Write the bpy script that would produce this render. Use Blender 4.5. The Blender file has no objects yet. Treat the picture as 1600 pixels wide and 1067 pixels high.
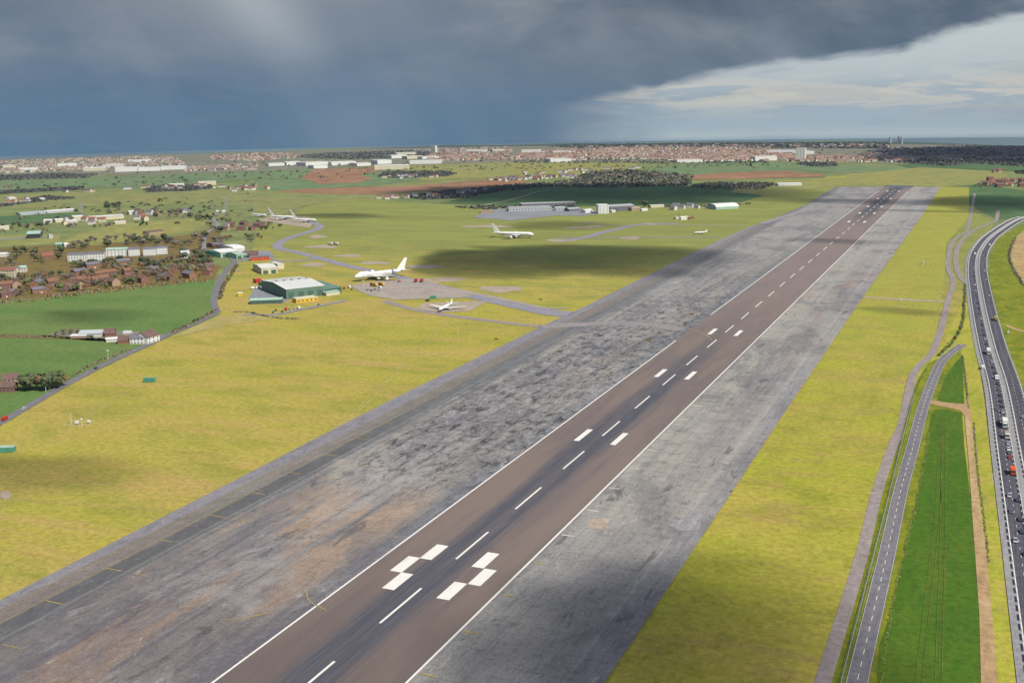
import bpy, bmesh, math, random
from mathutils import Vector, Matrix, noise
R = math.radians
random.seed(11)
scene = bpy.context.scene
COL = scene.collection

# ------------------------------------------------------------------ camera, sky, sun, exposure
F, PITCH, YAW, ROLL, CH, CX = 1694.457, 0.209109, -0.417238, -0.0185566, 184.02, 195.915
cp, sp, cy_, sy_ = math.cos(PITCH), math.sin(PITCH), math.cos(YAW), math.sin(YAW)
FWD = Vector((sy_*cp, cy_*cp, -sp)); RT0 = Vector((cy_, -sy_, 0)); UP0 = RT0.cross(FWD)
RT = RT0*math.cos(ROLL) + UP0*math.sin(ROLL); UP = -RT0*math.sin(ROLL) + UP0*math.cos(ROLL)
CAM = Vector((CX, 0, CH))
cam_d = bpy.data.cameras.new('camera'); cam = bpy.data.objects.new('camera', cam_d); COL.objects.link(cam)
cam.matrix_world = Matrix(((RT.x, UP.x, -FWD.x, CAM.x), (RT.y, UP.y, -FWD.y, CAM.y), (RT.z, UP.z, -FWD.z, CAM.z), (0, 0, 0, 1)))
cam_d.sensor_width = 36; cam_d.lens = F*36/1600; cam_d.clip_start = 1; cam_d.clip_end = 60000
scene.camera = cam

SUN_EL, SUN_AZ = R(47), R(112)            # azimuth measured clockwise from +Y
SUN_STRENGTH = 4.8
SUNV = Vector((math.cos(SUN_EL)*math.sin(SUN_AZ), math.cos(SUN_EL)*math.cos(SUN_AZ), math.sin(SUN_EL)))
sd = bpy.data.lights.new('sun', 'SUN'); sd.energy = SUN_STRENGTH; sd.angle = R(0.55); sd.color = (1, 0.955, 0.87)
so = bpy.data.objects.new('sun', sd); COL.objects.link(so); so.location = (300, 0, 900)
so.rotation_euler = SUNV.to_track_quat('Z', 'Y').to_euler()
scene.view_settings.view_transform = 'Standard'; scene.view_settings.look = 'None'
scene.view_settings.exposure = 0.75; scene.view_settings.gamma = 1
EXPO = 2**0.75

def lin(r, g, b):
    f = lambda c: (c/255/12.92 if c/255 <= .04045 else ((c/255+.055)/1.055)**2.4)
    return (f(r), f(g), f(b))

class NT:                                  # tiny node helper
    def __init__(s, tree): s.t = tree; s.n = tree.nodes; s.l = tree.links
    def set(s, sock, v):
        if isinstance(v, bpy.types.NodeSocket): s.l.new(v, sock)
        elif isinstance(v, (tuple, list)) and len(v) == 3 and sock.type == 'RGBA': sock.default_value = (*v, 1)
        else: sock.default_value = v
    def m(s, op, a, b=None, c=None, clamp=False):
        n = s.n.new('ShaderNodeMath'); n.operation = op; n.use_clamp = clamp
        s.set(n.inputs[0], a)
        if b is not None: s.set(n.inputs[1], b)
        if c is not None: s.set(n.inputs[2], c)
        return n.outputs[0]
    def vm(s, op, a, b):
        n = s.n.new('ShaderNodeVectorMath'); n.operation = op; s.set(n.inputs[0], a); s.set(n.inputs[1], b); return n.outputs[0]
    def mix(s, f, a, b, mode='MIX'):
        n = s.n.new('ShaderNodeMix'); n.data_type = 'RGBA'; n.blend_type = mode
        s.set(n.inputs[0], f); s.set(n.inputs[6], a); s.set(n.inputs[7], b); return n.outputs[2]
    def ss(s, x, a, b):                    # smoothstep a->b
        n = s.n.new('ShaderNodeMapRange'); n.interpolation_type = 'SMOOTHSTEP'; s.set(n.inputs[0], x)
        s.set(n.inputs[1], a); s.set(n.inputs[2], b); return n.outputs[0]
    def lr(s, x, a, b, c=0., d=1.):
        n = s.n.new('ShaderNodeMapRange'); s.set(n.inputs[0], x); s.set(n.inputs[1], a); s.set(n.inputs[2], b); s.set(n.inputs[3], c); s.set(n.inputs[4], d); return n.outputs[0]
    def noise(s, vec, scale=1, detail=4, rough=.55, dist=0, dim='3D'):
        n = s.n.new('ShaderNodeTexNoise'); s.set(n.inputs['Vector'], vec); n.inputs['Scale'].default_value = scale
        n.inputs['Detail'].default_value = detail; n.inputs['Roughness'].default_value = rough; n.inputs['Distortion'].default_value = dist
        return n.outputs[0]
    def ramp(s, x, stops, interp='LINEAR'):
        n = s.n.new('ShaderNodeValToRGB'); s.set(n.inputs[0], x); e = n.color_ramp.elements; n.color_ramp.interpolation = interp
        while len(e) < len(stops): e.new(0.5)
        for el, (p, c) in zip(e, stops): el.position = p; el.color = (*c, 1) if len(c) == 3 else c
        return n.outputs[0]
    def pos(s, scale=(1, 1, 1), off=(0, 0, 0)):
        g = s.n.new('ShaderNodeNewGeometry').outputs['Position']
        return s.vm('ADD', s.vm('MULTIPLY', g, scale), off)

# world: physical sky under a broken storm deck
world = bpy.data.worlds.new('World'); scene.world = world; world.use_nodes = True
W = NT(world.node_tree); W.n.clear()
sky = W.n.new('ShaderNodeTexSky'); sky.sky_type = 'NISHITA'; sky.sun_disc = False; sky.sun_elevation = SUN_EL; sky.sun_rotation = SUN_AZ
tc = W.n.new('ShaderNodeTexCoord').outputs['Generated']
sx = W.n.new('ShaderNodeSeparateXYZ'); W.l.new(tc, sx.inputs[0]); dx, dy, dz = sx.outputs
az = W.m('ARCTAN2', dx, dy); el = W.m('ARCSINE', dz)
cmb = W.n.new('ShaderNodeCombineXYZ'); W.l.new(az, cmb.inputs[0]); W.l.new(el, cmb.inputs[1]); ae = cmb.outputs[0]
SC = 1/(EXPO*0.10)
def sc_(r, g, b): return tuple(c*SC for c in lin(r, g, b))
nA = W.noise(W.vm('MULTIPLY', ae, (5, 14, 1)), 1, 6, .55, .4)
nB = W.noise(W.vm('MULTIPLY', ae, (14, 44, 1)), 1, 7, .6, .6)
def gauss(x, c, w):
    return W.m('EXPONENT', W.m('MULTIPLY', W.m('POWER', W.m('DIVIDE', W.m('ADD', x, -c), w), 2.0), -1.0))
storm = W.ramp(W.lr(el, -.04, .16), [(0.0, sc_(90, 124, 152)), (.2, sc_(90, 121, 149)), (.4, sc_(92, 115, 142)), (.62, sc_(100, 116, 138)), (.74, sc_(114, 123, 136)), (1, sc_(132, 136, 146))])
right_storm = W.ramp(W.lr(el, 0.0, .16), [(0, sc_(108, 128, 146)), (.3, sc_(90, 106, 123)), (.7, sc_(86, 98, 114)), (1, sc_(126, 132, 142))])
storm = W.mix(W.ss(az, -.55, -.25), storm, right_storm)
storm = W.mix(W.m('MULTIPLY', W.ss(nA, .42, .72), W.ss(el, -.01, .08)), storm, sc_(138, 146, 154))
storm = W.mix(W.m('MULTIPLY', W.ss(nA, .5, .32), .4), storm, sc_(84, 102, 126))
storm = W.mix(W.m('MULTIPLY', W.ss(nB, .48, .7), .22), storm, sc_(136, 142, 150))
storm = W.mix(W.m('MULTIPLY', W.m('MULTIPLY', gauss(az, -.62, .20), gauss(el, .085, .05)), .6), storm, sc_(142, 151, 160))
# rain shafts, slanting streaks
sl = W.m('ADD', az, W.m('MULTIPLY', el, 0.55))
cs = W.n.new('ShaderNodeCombineXYZ'); W.l.new(sl, cs.inputs[0]); W.l.new(W.m('MULTIPLY', el, .1), cs.inputs[1])
shaft = W.noise(W.vm('MULTIPLY', cs.outputs[0], (16, 20, 1)), 1, 3, .5)
storm = W.mix(W.lr(shaft, .45, .8, 0, .30), storm, sc_(146, 158, 170))
g1 = W.m('MULTIPLY', gauss(W.m('ADD', az, W.m('MULTIPLY', el, 0.75)), -.565, .035), W.ss(el, .015, .10))
storm = W.mix(W.m('MULTIPLY', g1, .85), storm, sc_(170, 178, 184))
g2 = W.m('MULTIPLY', gauss(az, -.55, .05), gauss(el, -.01, .03))
storm = W.mix(W.m('MULTIPLY', g2, .45), storm, sc_(150, 160, 172))
top = W.m('MULTIPLY', gauss(W.m('ADD', az, W.m('MULTIPLY', nB, .2)), -.5, .09), W.ss(el, .098, .112))
storm = W.mix(W.m('MULTIPLY', top, .8), storm, sc_(178, 180, 182))
# the clear slot under the deck to the right
edge = W.ramp(W.lr(az, -.5, .7), [(0, (0,)*3), (.108, (.03,)*3), (.24, (.28,)*3), (.355, (.40,)*3), (.39, (.53,)*3), (.436, (.60,)*3), (.7, (.9,)*3), (1, (.7,)*3)])
edge = W.m('MULTIPLY', edge, .12)
edge = W.m('ADD', edge, W.m('MULTIPLY', W.m('SUBTRACT', nB, .5), .022))
slot = W.ss(W.m('SUBTRACT', edge, el), -.004, .007)
slot = W.m('MULTIPLY', slot, W.m('ADD', W.m('MULTIPLY', W.ss(az, -.40, -.33), .42), W.m('MULTIPLY', W.ss(W.m('ADD', az, W.m('MULTIPLY', nB, .10)), -.31, -.20), .58)))
clear = W.ramp(W.lr(el, -.03, .10), [(0, sc_(158, 176, 188)), (.04, sc_(200, 212, 212)), (.10, sc_(184, 200, 208)), (.22, sc_(184, 197, 204)), (.4, sc_(198, 206, 208)), (.7, sc_(200, 209, 211)), (1, sc_(200, 208, 211))])
ncl = W.noise(W.vm('MULTIPLY', ae, (11, 75, 1)), 1, 7, .6, .5)
cm = W.m('MULTIPLY', W.ss(ncl, .44, .54), gauss(el, .010, .013))
clear = W.mix(W.m('MULTIPLY', cm, .9), clear, sc_(236, 228, 210))
clear = W.mix(W.m('MULTIPLY', W.ss(W.noise(W.vm('MULTIPLY', ae, (7, 60, 1)), 1, 5), .5, .62), .22), clear, sc_(140, 155, 168))
low = W.mix(slot, storm, clear)
# overhead: broken cumulus on blue
pz = W.m('MAXIMUM', dz, .08)
cz = W.n.new('ShaderNodeCombineXYZ'); W.l.new(W.m('DIVIDE', dx, pz), cz.inputs[0]); W.l.new(W.m('DIVIDE', dy, pz), cz.inputs[1])
nC = W.noise(cz.outputs[0], .9, 6, .6)
over = W.mix(W.ss(nC, .40, .58), sky.outputs[0], sc_(176, 184, 196))
allsky = W.mix(W.ss(el, .14, .34), low, over)
bg = W.n.new('ShaderNodeBackground'); W.l.new(allsky, bg.inputs[0]); bg.inputs[1].default_value = 0.10
wo = W.n.new('ShaderNodeOutputWorld'); W.l.new(bg.outputs[0], wo.inputs[0])

# ------------------------------------------------------------------ ground geometry helpers
KC, R0 = 3.54e-6, 2500.0
def surf(x, y):
    r = math.hypot(x-CX, y); return -KC/2*max(0., r-R0)**2
def G(px, py):
    """photo pixel -> point on the ground"""
    d = (FWD*F + RT*(px-800) + UP*(533.5-py)).normalized(); z = 0.; X = Y = 0
    for _ in range(120):
        t = (z-CH)/min(d.z, -1e-4); X, Y = CX+d.x*t, d.y*t
        z2 = surf(X, Y)
        if abs(z2-z) < 1e-3: break
        z = z2
    return Vector((X, Y, surf(X, Y)))
def dist(p): return math.hypot(p[0]-CX, p[1])

def link(name, me, parent=None, loc=None):
    o = bpy.data.objects.new(name, me); COL.objects.link(o)
    if parent is not None: o.parent = parent
    if loc is not None: o.location = loc
    return o
def thing(name, label, cat, loc=(0, 0, 0), rz=0, group=None):
    o = bpy.data.objects.new(name, None); COL.objects.link(o); o.location = loc; o.rotation_euler = (0, 0, rz)
    o.empty_display_size = 1
    o['label'] = label; o['category'] = cat
    if group: o['group'] = group
    return o
def tag(o, label, cat=None, group=None, kind=None):
    if label: o['label'] = label
    if cat: o['category'] = cat
    if group: o['group'] = group
    if kind: o['kind'] = kind
    return o
def copy_tree(src, loc, rz, label=None, sc=None, parent=None):
    c = src.copy(); COL.objects.link(c); c.location = loc; c.rotation_euler = (0, 0, rz)
    if label: c['label'] = label
    if sc: c.scale = (sc, sc, sc) if not isinstance(sc, tuple) else sc
    for ch in src.children:
        k = ch.copy(); COL.objects.link(k); k.parent = c
        for g in ch.children:
            q = g.copy(); COL.objects.link(q); q.parent = k
    return c
def bm_mesh(bm, mats, smooth=False):
    me = bpy.data.meshes.new('m'); bm.to_mesh(me); bm.free()
    for m in (mats if isinstance(mats, (list, tuple)) else [mats]): me.materials.append(m)
    if smooth:
        for p in me.polygons: p.use_smooth = True
    return me
def box(bm, x0, x1, y0, y1, z0, z1, mi=0):
    v = [bm.verts.new(c) for c in ((x0,y0,z0),(x1,y0,z0),(x1,y1,z0),(x0,y1,z0),(x0,y0,z1),(x1,y0,z1),(x1,y1,z1),(x0,y1,z1))]
    for f in ((3,2,1,0),(4,5,6,7),(0,1,5,4),(1,2,6,5),(2,3,7,6),(3,0,4,7)):
        bm.faces.new([v[i] for i in f]).material_index = mi
def tube(bm, a, b, r, n=6, r2=None):
    a, b = Vector(a), Vector(b); d = (b-a).normalized(); u = d.orthogonal().normalized(); w = d.cross(u); r2 = r if r2 is None else r2
    A = [bm.verts.new(a+(u*math.cos(2*math.pi*i/n)+w*math.sin(2*math.pi*i/n))*r) for i in range(n)]
    B = [bm.verts.new(b+(u*math.cos(2*math.pi*i/n)+w*math.sin(2*math.pi*i/n))*r2) for i in range(n)]
    for i in range(n): bm.faces.new((A[i], A[(i+1) % n], B[(i+1) % n], B[i]))
    bm.faces.new(A[::-1]); bm.faces.new(B)

def drape(bm, cell=200.):
    """cut far sheets on a grid and lay them on the curved ground"""
    if not bm.verts: return
    if max(dist(v.co) for v in bm.verts) < R0*.98: return
    for ax in (0, 1):
        lo = min(v.co[ax] for v in bm.verts); hi = max(v.co[ax] for v in bm.verts)
        k = math.floor(lo/cell)+1
        while k*cell < hi:
            co = Vector((0, 0, 0)); co[ax] = k*cell; no = Vector((0, 0, 0)); no[ax] = 1
            bmesh.ops.bisect_plane(bm, geom=bm.verts[:]+bm.edges[:]+bm.faces[:], plane_co=co, plane_no=no)
            k += 1
def sheet_w(name, pts, mat, off, parent=None, kind='structure', label=None):
    """polygon of world xy points laid on the ground, off metres above it"""
    bm = bmesh.new(); vs = [bm.verts.new((p[0], p[1], 0)) for p in pts]
    f = bm.faces.new(vs); f.normal_update()
    if f.normal.z < 0: f.normal_flip()
    drape(bm)
    bmesh.ops.triangulate(bm, faces=bm.faces[:])
    for v in bm.verts: v.co.z = surf(v.co.x, v.co.y)+off*(1 if dist(v.co) < R0 else 1+(dist(v.co)-R0)/700)
    o = link(name, bm_mesh(bm, mat), parent)
    if kind and parent is None: o['kind'] = kind
    if label: o['label'] = label
    return o
def sheet(name, px, mat, off, **k):
    return sheet_w(name, [G(*p) for p in px], mat, off, **k)
def smooth_path(pts, n=6):
    P = [Vector((p[0], p[1], 0)) for p in pts]; out = []
    for i in range(len(P)-1):
        a, b, c, d = P[max(i-1, 0)], P[i], P[i+1], P[min(i+2, len(P)-1)]
        for k in range(n):
            t = k/n
            out.append(.5*((2*b)+(c-a)*t+(2*a-5*b+4*c-d)*t*t+(3*b-a-3*c+d)*t**3))
    out.append(P[-1]); return out
def ribbon_mesh(path, o0, o1, mat, off, dash=None, z1=None):
    """strip between lateral offsets o0..o1 (metres, right positive) along path; dash=(on, off)"""
    bm = bmesh.new(); L = 0; n = len(path); nor = []
    for i in range(n):
        d = (path[min(i+1, n-1)]-path[max(i-1, 0)]).normalized(); nor.append(Vector((d.y, -d.x, 0)))
    def pt(i, t, o):
        p = path[i].lerp(path[min(i+1, n-1)], t) + nor[i].lerp(nor[min(i+1, n-1)], t)*o
        return (p.x, p.y, surf(p.x, p.y)+off*(1 if dist(p) < R0 else 1+(dist(p)-R0)/700))
    if dash is None:
        V = [(bm.verts.new(pt(i, 0, o0)), bm.verts.new(pt(i, 0, o1))) for i in range(n)]
        for i in range(n-1): bm.faces.new((V[i][0], V[i][1], V[i+1][1], V[i+1][0]))
    else:
        cum = [0]
        for i in range(n-1): cum.append(cum[-1]+(path[i+1]-path[i]).length)
        def at(s, o):
            i = 0
            while i < n-2 and cum[i+1] < s: i += 1
            return pt(i, (s-cum[i])/max(cum[i+1]-cum[i], 1e-6), o)
        s = 0
        while s+dash[0] < cum[-1]:
            v = [bm.verts.new(c) for c in (at(s, o0), at(s, o1), at(s+dash[0], o1), at(s+dash[0], o0))]; bm.faces.new(v)
            s += dash[0]+dash[1]
    return bm_mesh(bm, mat)
def ribbon(name, px, w, mat, off, n=6, parent=None, dash=None, o0=None, o1=None, world_pts=False):
    path = smooth_path(px if world_pts else [G(*p) for p in px], n)
    o = link(name, ribbon_mesh(path, -w/2 if o0 is None else o0, w/2 if o1 is None else o1, mat, off, dash), parent)
    if parent is None: o['kind'] = 'structure'
    return o, path

# ------------------------------------------------------------------ materials
KA = 0.50                                   # photo display value of a sunlit surface -> base colour
def A(r, g, b): return tuple(min(.85, c*KA) for c in lin(r, g, b))
MATS = {}
def newmat(name):
    m = bpy.data.materials.new(name); m.use_nodes = True; t = NT(m.node_tree)
    b = m.node_tree.nodes['Principled BSDF']; return m, t, b
def ground_mat(name, c1, c2, c3, s=(.02, .02), fine=.6, seed=0, c4=None, amt4=.5, rows=None, far=None):
    """mottled vegetation / soil: three tones in broad patches, grain on top"""
    m, t, b = newmat(name); b.inputs['Roughness'].default_value = .95; b.inputs['Specular IOR Level'].default_value = .1
    p = t.pos((s[0], s[1], .02), (seed*7.3, seed*3.1, seed))
    n1 = t.noise(p, 1, 7, .62, .6); n2 = t.noise(t.vm('ADD', p, (40, 9, 3)), 3.1, 8, .68, .3)
    n3 = t.noise(t.pos((fine*.5, fine*.5, .1)), 1, 6, .8)
    c = t.mix(t.ss(n1, .36, .64), c1, c2); c = t.mix(t.m('MULTIPLY', t.ss(n2, .42, .68), .75), c, c3)
    if c4:
        n4 = t.noise(t.pos((s[0]*.9, s[1]*2.8, .02), (90+seed, 31, 0)), 1, 8, .72, .8)
        c = t.mix(t.m('MULTIPLY', t.ss(n4, .50, .66), amt4), c, c4)
    if rows:
        per, ang, rc, ra = rows
        g = t.pos(); sxx = t.n.new('ShaderNodeSeparateXYZ'); t.l.new(g, sxx.inputs[0])
        w = t.m('ADD', t.m('MULTIPLY', sxx.outputs[0], math.cos(ang)/per), t.m('MULTIPLY', sxx.outputs[1], math.sin(ang)/per))
        w = t.m('ADD', w, t.m('MULTIPLY', n1, .4))
        f = t.m('PINGPONG', w, .5)
        c = t.mix(t.m('MULTIPLY', t.ss(f, .2, .45), ra), c, rc)
    if far:                                # greener ground towards the far side of the airfield
        g = t.pos(); sxx = t.n.new('ShaderNodeSeparateXYZ'); t.l.new(g, sxx.inputs[0])
        yy = t.m('ADD', sxx.outputs[1], t.m('MULTIPLY', t.m('SUBTRACT', n2, .5), 1200))
        c = t.mix(t.m('MULTIPLY', t.ss(yy, far[0], far[1]), far[3]), c, t.mix(t.ss(n1, .4, .6), far[2], tuple(v*1.18 for v in far[2])))
    c = t.mix(1, c, t.ramp(n3, [(.28, (.60,)*3), (.5, (1.0,)*3), (.72, (1.35,)*3)]), 'MULTIPLY')
    t.l.new(c, b.inputs['Base Color'])
    bp = t.n.new('ShaderNodeBump'); bp.inputs['Strength'].default_value = .5; bp.inputs['Distance'].default_value = .4
    t.l.new(n3, bp.inputs['Height']); t.l.new(bp.outputs[0], b.inputs['Normal'])
    MATS[name] = m; return m
def plain(name, col, rough=.7, var=.25, s=.3, metal=0, spec=.3):
    m, t, b = newmat(name); b.inputs['Roughness'].default_value = rough; b.inputs['Metallic'].default_value = metal
    b.inputs['Specular IOR Level'].default_value = spec
    n = t.noise(t.pos((s, s, s)), 1, 5, .6)
    k = t.ramp(n, [(.3, (1-var,)*3), (.7, (1+var*.6,)*3)])
    t.l.new(t.mix(1, col, k, 'MULTIPLY'), b.inputs['Base Color']); MATS[name] = m; return m

grass = ground_mat('airfield_grass', A(186, 166, 88), A(176, 167, 70), A(146, 148, 60), s=(.007, .013), seed=1, c4=A(190, 160, 98), amt4=.7, far=(900, 1450, A(136, 142, 76), .9))
grass_r = ground_mat('strip_grass', A(182, 168, 76), A(168, 168, 60), A(142, 142, 52), s=(.012, .012), seed=4, c4=A(170, 146, 86), amt4=.8, far=(500, 1300, A(156, 160, 76), .5))
verge = ground_mat('verge_grass', A(178, 176, 66), A(150, 160, 52), A(190, 164, 90), s=(.05, .02), seed=6)
lush = ground_mat('lush_verge', A(132, 142, 36), A(106, 122, 34), A(160, 150, 48), s=(.05, .03), seed=9)
crop = ground_mat('winter_crop', A(78, 114, 30), A(90, 118, 34), A(64, 104, 26), s=(.04, .012), seed=2, rows=(5.2, 0.05, A(84, 106, 34), .4))
field_a = ground_mat('green_field', A(104, 134, 70), A(118, 136, 76), A(92, 122, 60), s=(.004, .006), seed=3, rows=(12, .5, A(122, 140, 78), .15))
field_b = ground_mat('far_green_field', A(118, 140, 98), A(110, 132, 92), A(132, 144, 98), s=(.003, .003), seed=5, fine=.05)
field_c = ground_mat('olive_field', A(142, 146, 92), A(150, 146, 88), A(128, 138, 84), s=(.004, .004), seed=7, fine=.05)
field_d = ground_mat('dark_green_field', A(92, 120, 76), A(84, 110, 72), A(100, 126, 76), s=(.003, .003), seed=8, fine=.05)
field_p = ground_mat('pasture', A(152, 152, 90), A(162, 154, 88), A(138, 144, 82), s=(.004, .004), seed=12, fine=.08)
soil = ground_mat('ploughed_soil', A(164, 122, 94), A(150, 112, 84), A(176, 138, 106), s=(.004, .004), seed=10, fine=.05)
soil_n = ground_mat('bare_earth', A(186, 160, 112), A(174, 142, 104), A(196, 176, 122), s=(.03, .02), seed=13)
dirt = ground_mat('dirt_track', A(200, 172, 130), A(188, 156, 116), A(172, 142, 104), s=(.08, .02), seed=14)
scrub = ground_mat('brown_scrub', A(128, 108, 70), A(140, 120, 60), A(100, 96, 60), s=(.02, .02), seed=15)
straw = ground_mat('straw_grass', A(186, 172, 108), A(176, 160, 96), A(160, 150, 88), s=(.03, .02), seed=16)
built = ground_mat('town_ground', A(140, 136, 116), A(120, 124, 100), A(150, 138, 124), s=(.01, .01), seed=17, fine=.08)
landm = ground_mat('countryside', A(128, 142, 84), A(140, 142, 88), A(112, 132, 80), s=(.0016, .0016), seed=18, fine=.03, c4=A(150, 140, 100), amt4=.4)
pad = ground_mat('old_pad_concrete', A(188, 170, 150), A(178, 162, 148), A(166, 154, 136), s=(.03, .03), seed=19)
apronm = ground_mat('apron_concrete', A(184, 170, 156), A(172, 162, 156), A(156, 146, 140), s=(.03, .03), seed=20)
tarmac_l = ground_mat('taxiway_tarmac', A(152, 148, 160), A(146, 144, 152), A(164, 158, 162), s=(.05, .02), seed=21)
track = ground_mat('perimeter_track', A(158, 146, 146), A(166, 152, 148), A(146, 136, 132), s=(.08, .02), seed=22, c4=A(176, 166, 150), amt4=.4)
oldroad = ground_mat('worn_asphalt', A(128, 126, 132), A(136, 132, 136), A(118, 116, 122), s=(.2, .01), seed=23)
mway = ground_mat('new_asphalt', A(94, 92, 102), A(80, 78, 88), A(110, 106, 112), s=(.5, .006), seed=24)
mstrip = ground_mat('kerb_concrete', A(158, 156, 160), A(150, 148, 152), A(170, 166, 166), s=(.4, .01), seed=25)
town_rd = ground_mat('grey_hardstanding', A(150, 150, 158), A(140, 142, 150), A(160, 158, 160), s=(.02, .02), seed=26)
ditchm = ground_mat('ditch_scrub', A(110, 128, 56), A(84, 100, 48), A(140, 136, 64), s=(.1, .03), seed=27)

# concrete either side of the runway: bands along its length, weathering streaks, patches and slab joints
conc, t, b = newmat('weathered_concrete'); b.inputs['Roughness'].default_value = .9; b.inputs['Specular IOR Level'].default_value = .15
g = t.pos(); sp3 = t.n.new('ShaderNodeSeparateXYZ'); t.l.new(g, sp3.inputs[0]); X, Y = sp3.outputs[0], sp3.outputs[1]
wob = t.m('MULTIPLY', t.m('SUBTRACT', t.noise(t.pos((.012, .004, 0)), 1, 4), .5), 5)
Xw = t.m('ADD', X, wob)
def st(x): return (x+175)/275
band = t.ramp(t.lr(Xw, -175, 100), [(0, A(150, 146, 152)), (st(-143), A(146, 142, 148)), (st(-140.6), A(142, 132, 124)), (st(-134), A(134, 126, 120)), (st(-131), A(118, 117, 118)), (st(-124), A(118, 119, 122)),
    (st(-121), A(138, 140, 140)), (st(-112), A(166, 160, 150)), (st(-95), A(148, 143, 144)), (st(-70), A(158, 152, 148)), (st(-45), A(156, 150, 142)), (st(-37), A(130, 131, 134)), (st(-31), A(128, 130, 138)),
    (st(30), A(172, 168, 160)), (st(48), A(176, 170, 162)), (st(60), A(150, 144, 144)), (st(74), A(146, 140, 142)), (st(77.5), A(190, 186, 184)), (st(78.6), A(140, 138, 146)), (1, A(156, 152, 160))])
s1 = t.noise(t.pos((.22, .006, 0)), 1, 6, .6, .2); s2 = t.noise(t.pos((.9, .025, 0), (3, 8, 0)), 1, 6, .65)
s3 = t.noise(t.pos((.035, .005, 0), (9, 2, 0)), 1, 5, .6)
s4 = t.noise(t.pos((.045, .11, 0), (5, 5, 0)), 1, 8, .72, 1.2)
s5 = t.noise(t.pos((.013, .013, 0), (1, 15, 0)), 1, 6, .6, .5)
fine = t.noise(t.pos((1.6, .7, 0)), 1, 6, .75)
c = t.mix(t.m('MULTIPLY', t.ss(s1, .42, .66), t.m('MULTIPLY_ADD', t.ss(X, 10, 30), -.45, .8)), band, A(108, 107, 116))
nearb = t.ss(Y, 470, 400)                                     # tan slabs lie at the near end
c = t.mix(t.m('MULTIPLY', t.m('MULTIPLY', t.ss(s3, .42, .50), nearb), t.m('MULTIPLY', t.ss(X, -120, -108), t.ss(X, -36, -48))), c, A(184, 158, 134))
c = t.mix(t.m('MULTIPLY', t.ss(s2, .52, .72), .5), c, A(182, 172, 156))
c = t.mix(t.m('MULTIPLY', t.ss(s2, .46, .30), .5), c, A(104, 106, 118))
midb = t.m('MULTIPLY', t.ss(Y, 400, 560), t.ss(Y, 1500, 800))
c = t.mix(t.m('MULTIPLY', t.m('MULTIPLY', t.ss(s4, .50, .64), midb), .7), c, A(110, 110, 116))
c = t.mix(t.m('MULTIPLY', t.ss(s4, .46, .34), .4), c, A(176, 170, 166))
c = t.mix(t.m('MULTIPLY', t.ss(s5, .60, .70), .45), c, A(188, 172, 150))
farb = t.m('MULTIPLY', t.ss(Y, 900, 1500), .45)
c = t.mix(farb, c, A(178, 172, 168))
c = t.mix(t.m('MULTIPLY', t.m('MULTIPLY', t.ss(X, 26, 34), t.ss(s3, .35, .6)), .5), c, A(178, 172, 160))
rust = t.noise(t.pos((.035, .018, 0), (19, 3, 0)), 1, 5, .65, .5)
c = t.mix(t.m('MULTIPLY', t.m('MULTIPLY', t.ss(rust, .52, .72), t.ss(X, 28, 44)), t.m('MULTIPLY', t.ss(Y, 850, 1100), t.m('MULTIPLY', .75, t.ss(Y, 1500, 1200)))), c, A(186, 148, 126))
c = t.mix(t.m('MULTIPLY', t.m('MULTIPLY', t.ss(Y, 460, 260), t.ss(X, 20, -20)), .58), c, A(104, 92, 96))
# cloud shade over the near right-hand shoulder, painted into the concrete colour
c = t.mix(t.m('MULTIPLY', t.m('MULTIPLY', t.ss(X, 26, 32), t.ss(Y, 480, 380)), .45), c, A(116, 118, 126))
# patches of pale repair, irregular
pt_ = t.noise(t.pos((.09, .03, 0), (2, 33, 0)), 1, 4, .7, .8)
c = t.mix(t.m('MULTIPLY', t.ss(pt_, .63, .66), .5), c, A(188, 184, 178))
c = t.mix(t.m('MULTIPLY', t.ss(pt_, .38, .34), .6), c, A(82, 80, 86))
# slab joints
def joints(axis, per, wd):
    f = t.m('FRACT', t.m('DIVIDE', t.m('ADD', axis, 5000.0), per)); return t.m('LESS_THAN', f, wd/per)
jx = joints(X, 7.6, .35); jy = joints(Y, 7.6, .35)
jm = t.m('MULTIPLY', t.m('MAXIMUM', jx, jy), t.m('MULTIPLY', .55, t.ss(s4, .35, .6)))
big = t.noise(t.pos((.016, .008, 0), (71, 3, 0)), 1, 8, .7, 1.0)
c = t.mix(t.m('MULTIPLY', t.ss(big, .50, .60), .5), c, A(112, 110, 116))
c = t.mix(t.m('MULTIPLY', t.ss(big, .47, .38), .35), c, A(180, 176, 172))
outer = t.m('MULTIPLY', t.ss(Xw, -119, -123), .72)
c = t.mix(outer, c, band)
c = t.mix(t.m('MULTIPLY', t.m('MULTIPLY', t.ss(Xw, -132.2, -131.2), t.ss(Xw, -121.5, -123)), t.m('MULTIPLY', .5, t.ss(Y, 700, 450))), c, A(84, 82, 84))
c = t.mix(t.m('MULTIPLY', t.ss(t.m('ABSOLUTE', t.m('ADD', Xw, 141.5)), .9, .3), .5), c, A(98, 90, 86))
c = t.mix(t.m('MULTIPLY', t.ss(t.m('ABSOLUTE', t.m('ADD', Xw, 120)), 1.6, .4), .45), c, A(84, 84, 88))
c = t.mix(jm, c, A(96, 94, 98))
cb1 = t.noise(t.pos((.16, .075, 0), (11, 3, 0)), 1, 9, .78, .9); cb2 = t.noise(t.pos((.5, .22, 0), (1, 37, 0)), 1, 8, .8, .4)
crumb = t.m('MULTIPLY', t.m('MULTIPLY', t.ss(Y, 420, 500), t.ss(Y, 1400, 800)), t.m('MULTIPLY', t.ss(X, -116, -106), t.ss(X, 20, 10)))
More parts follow.
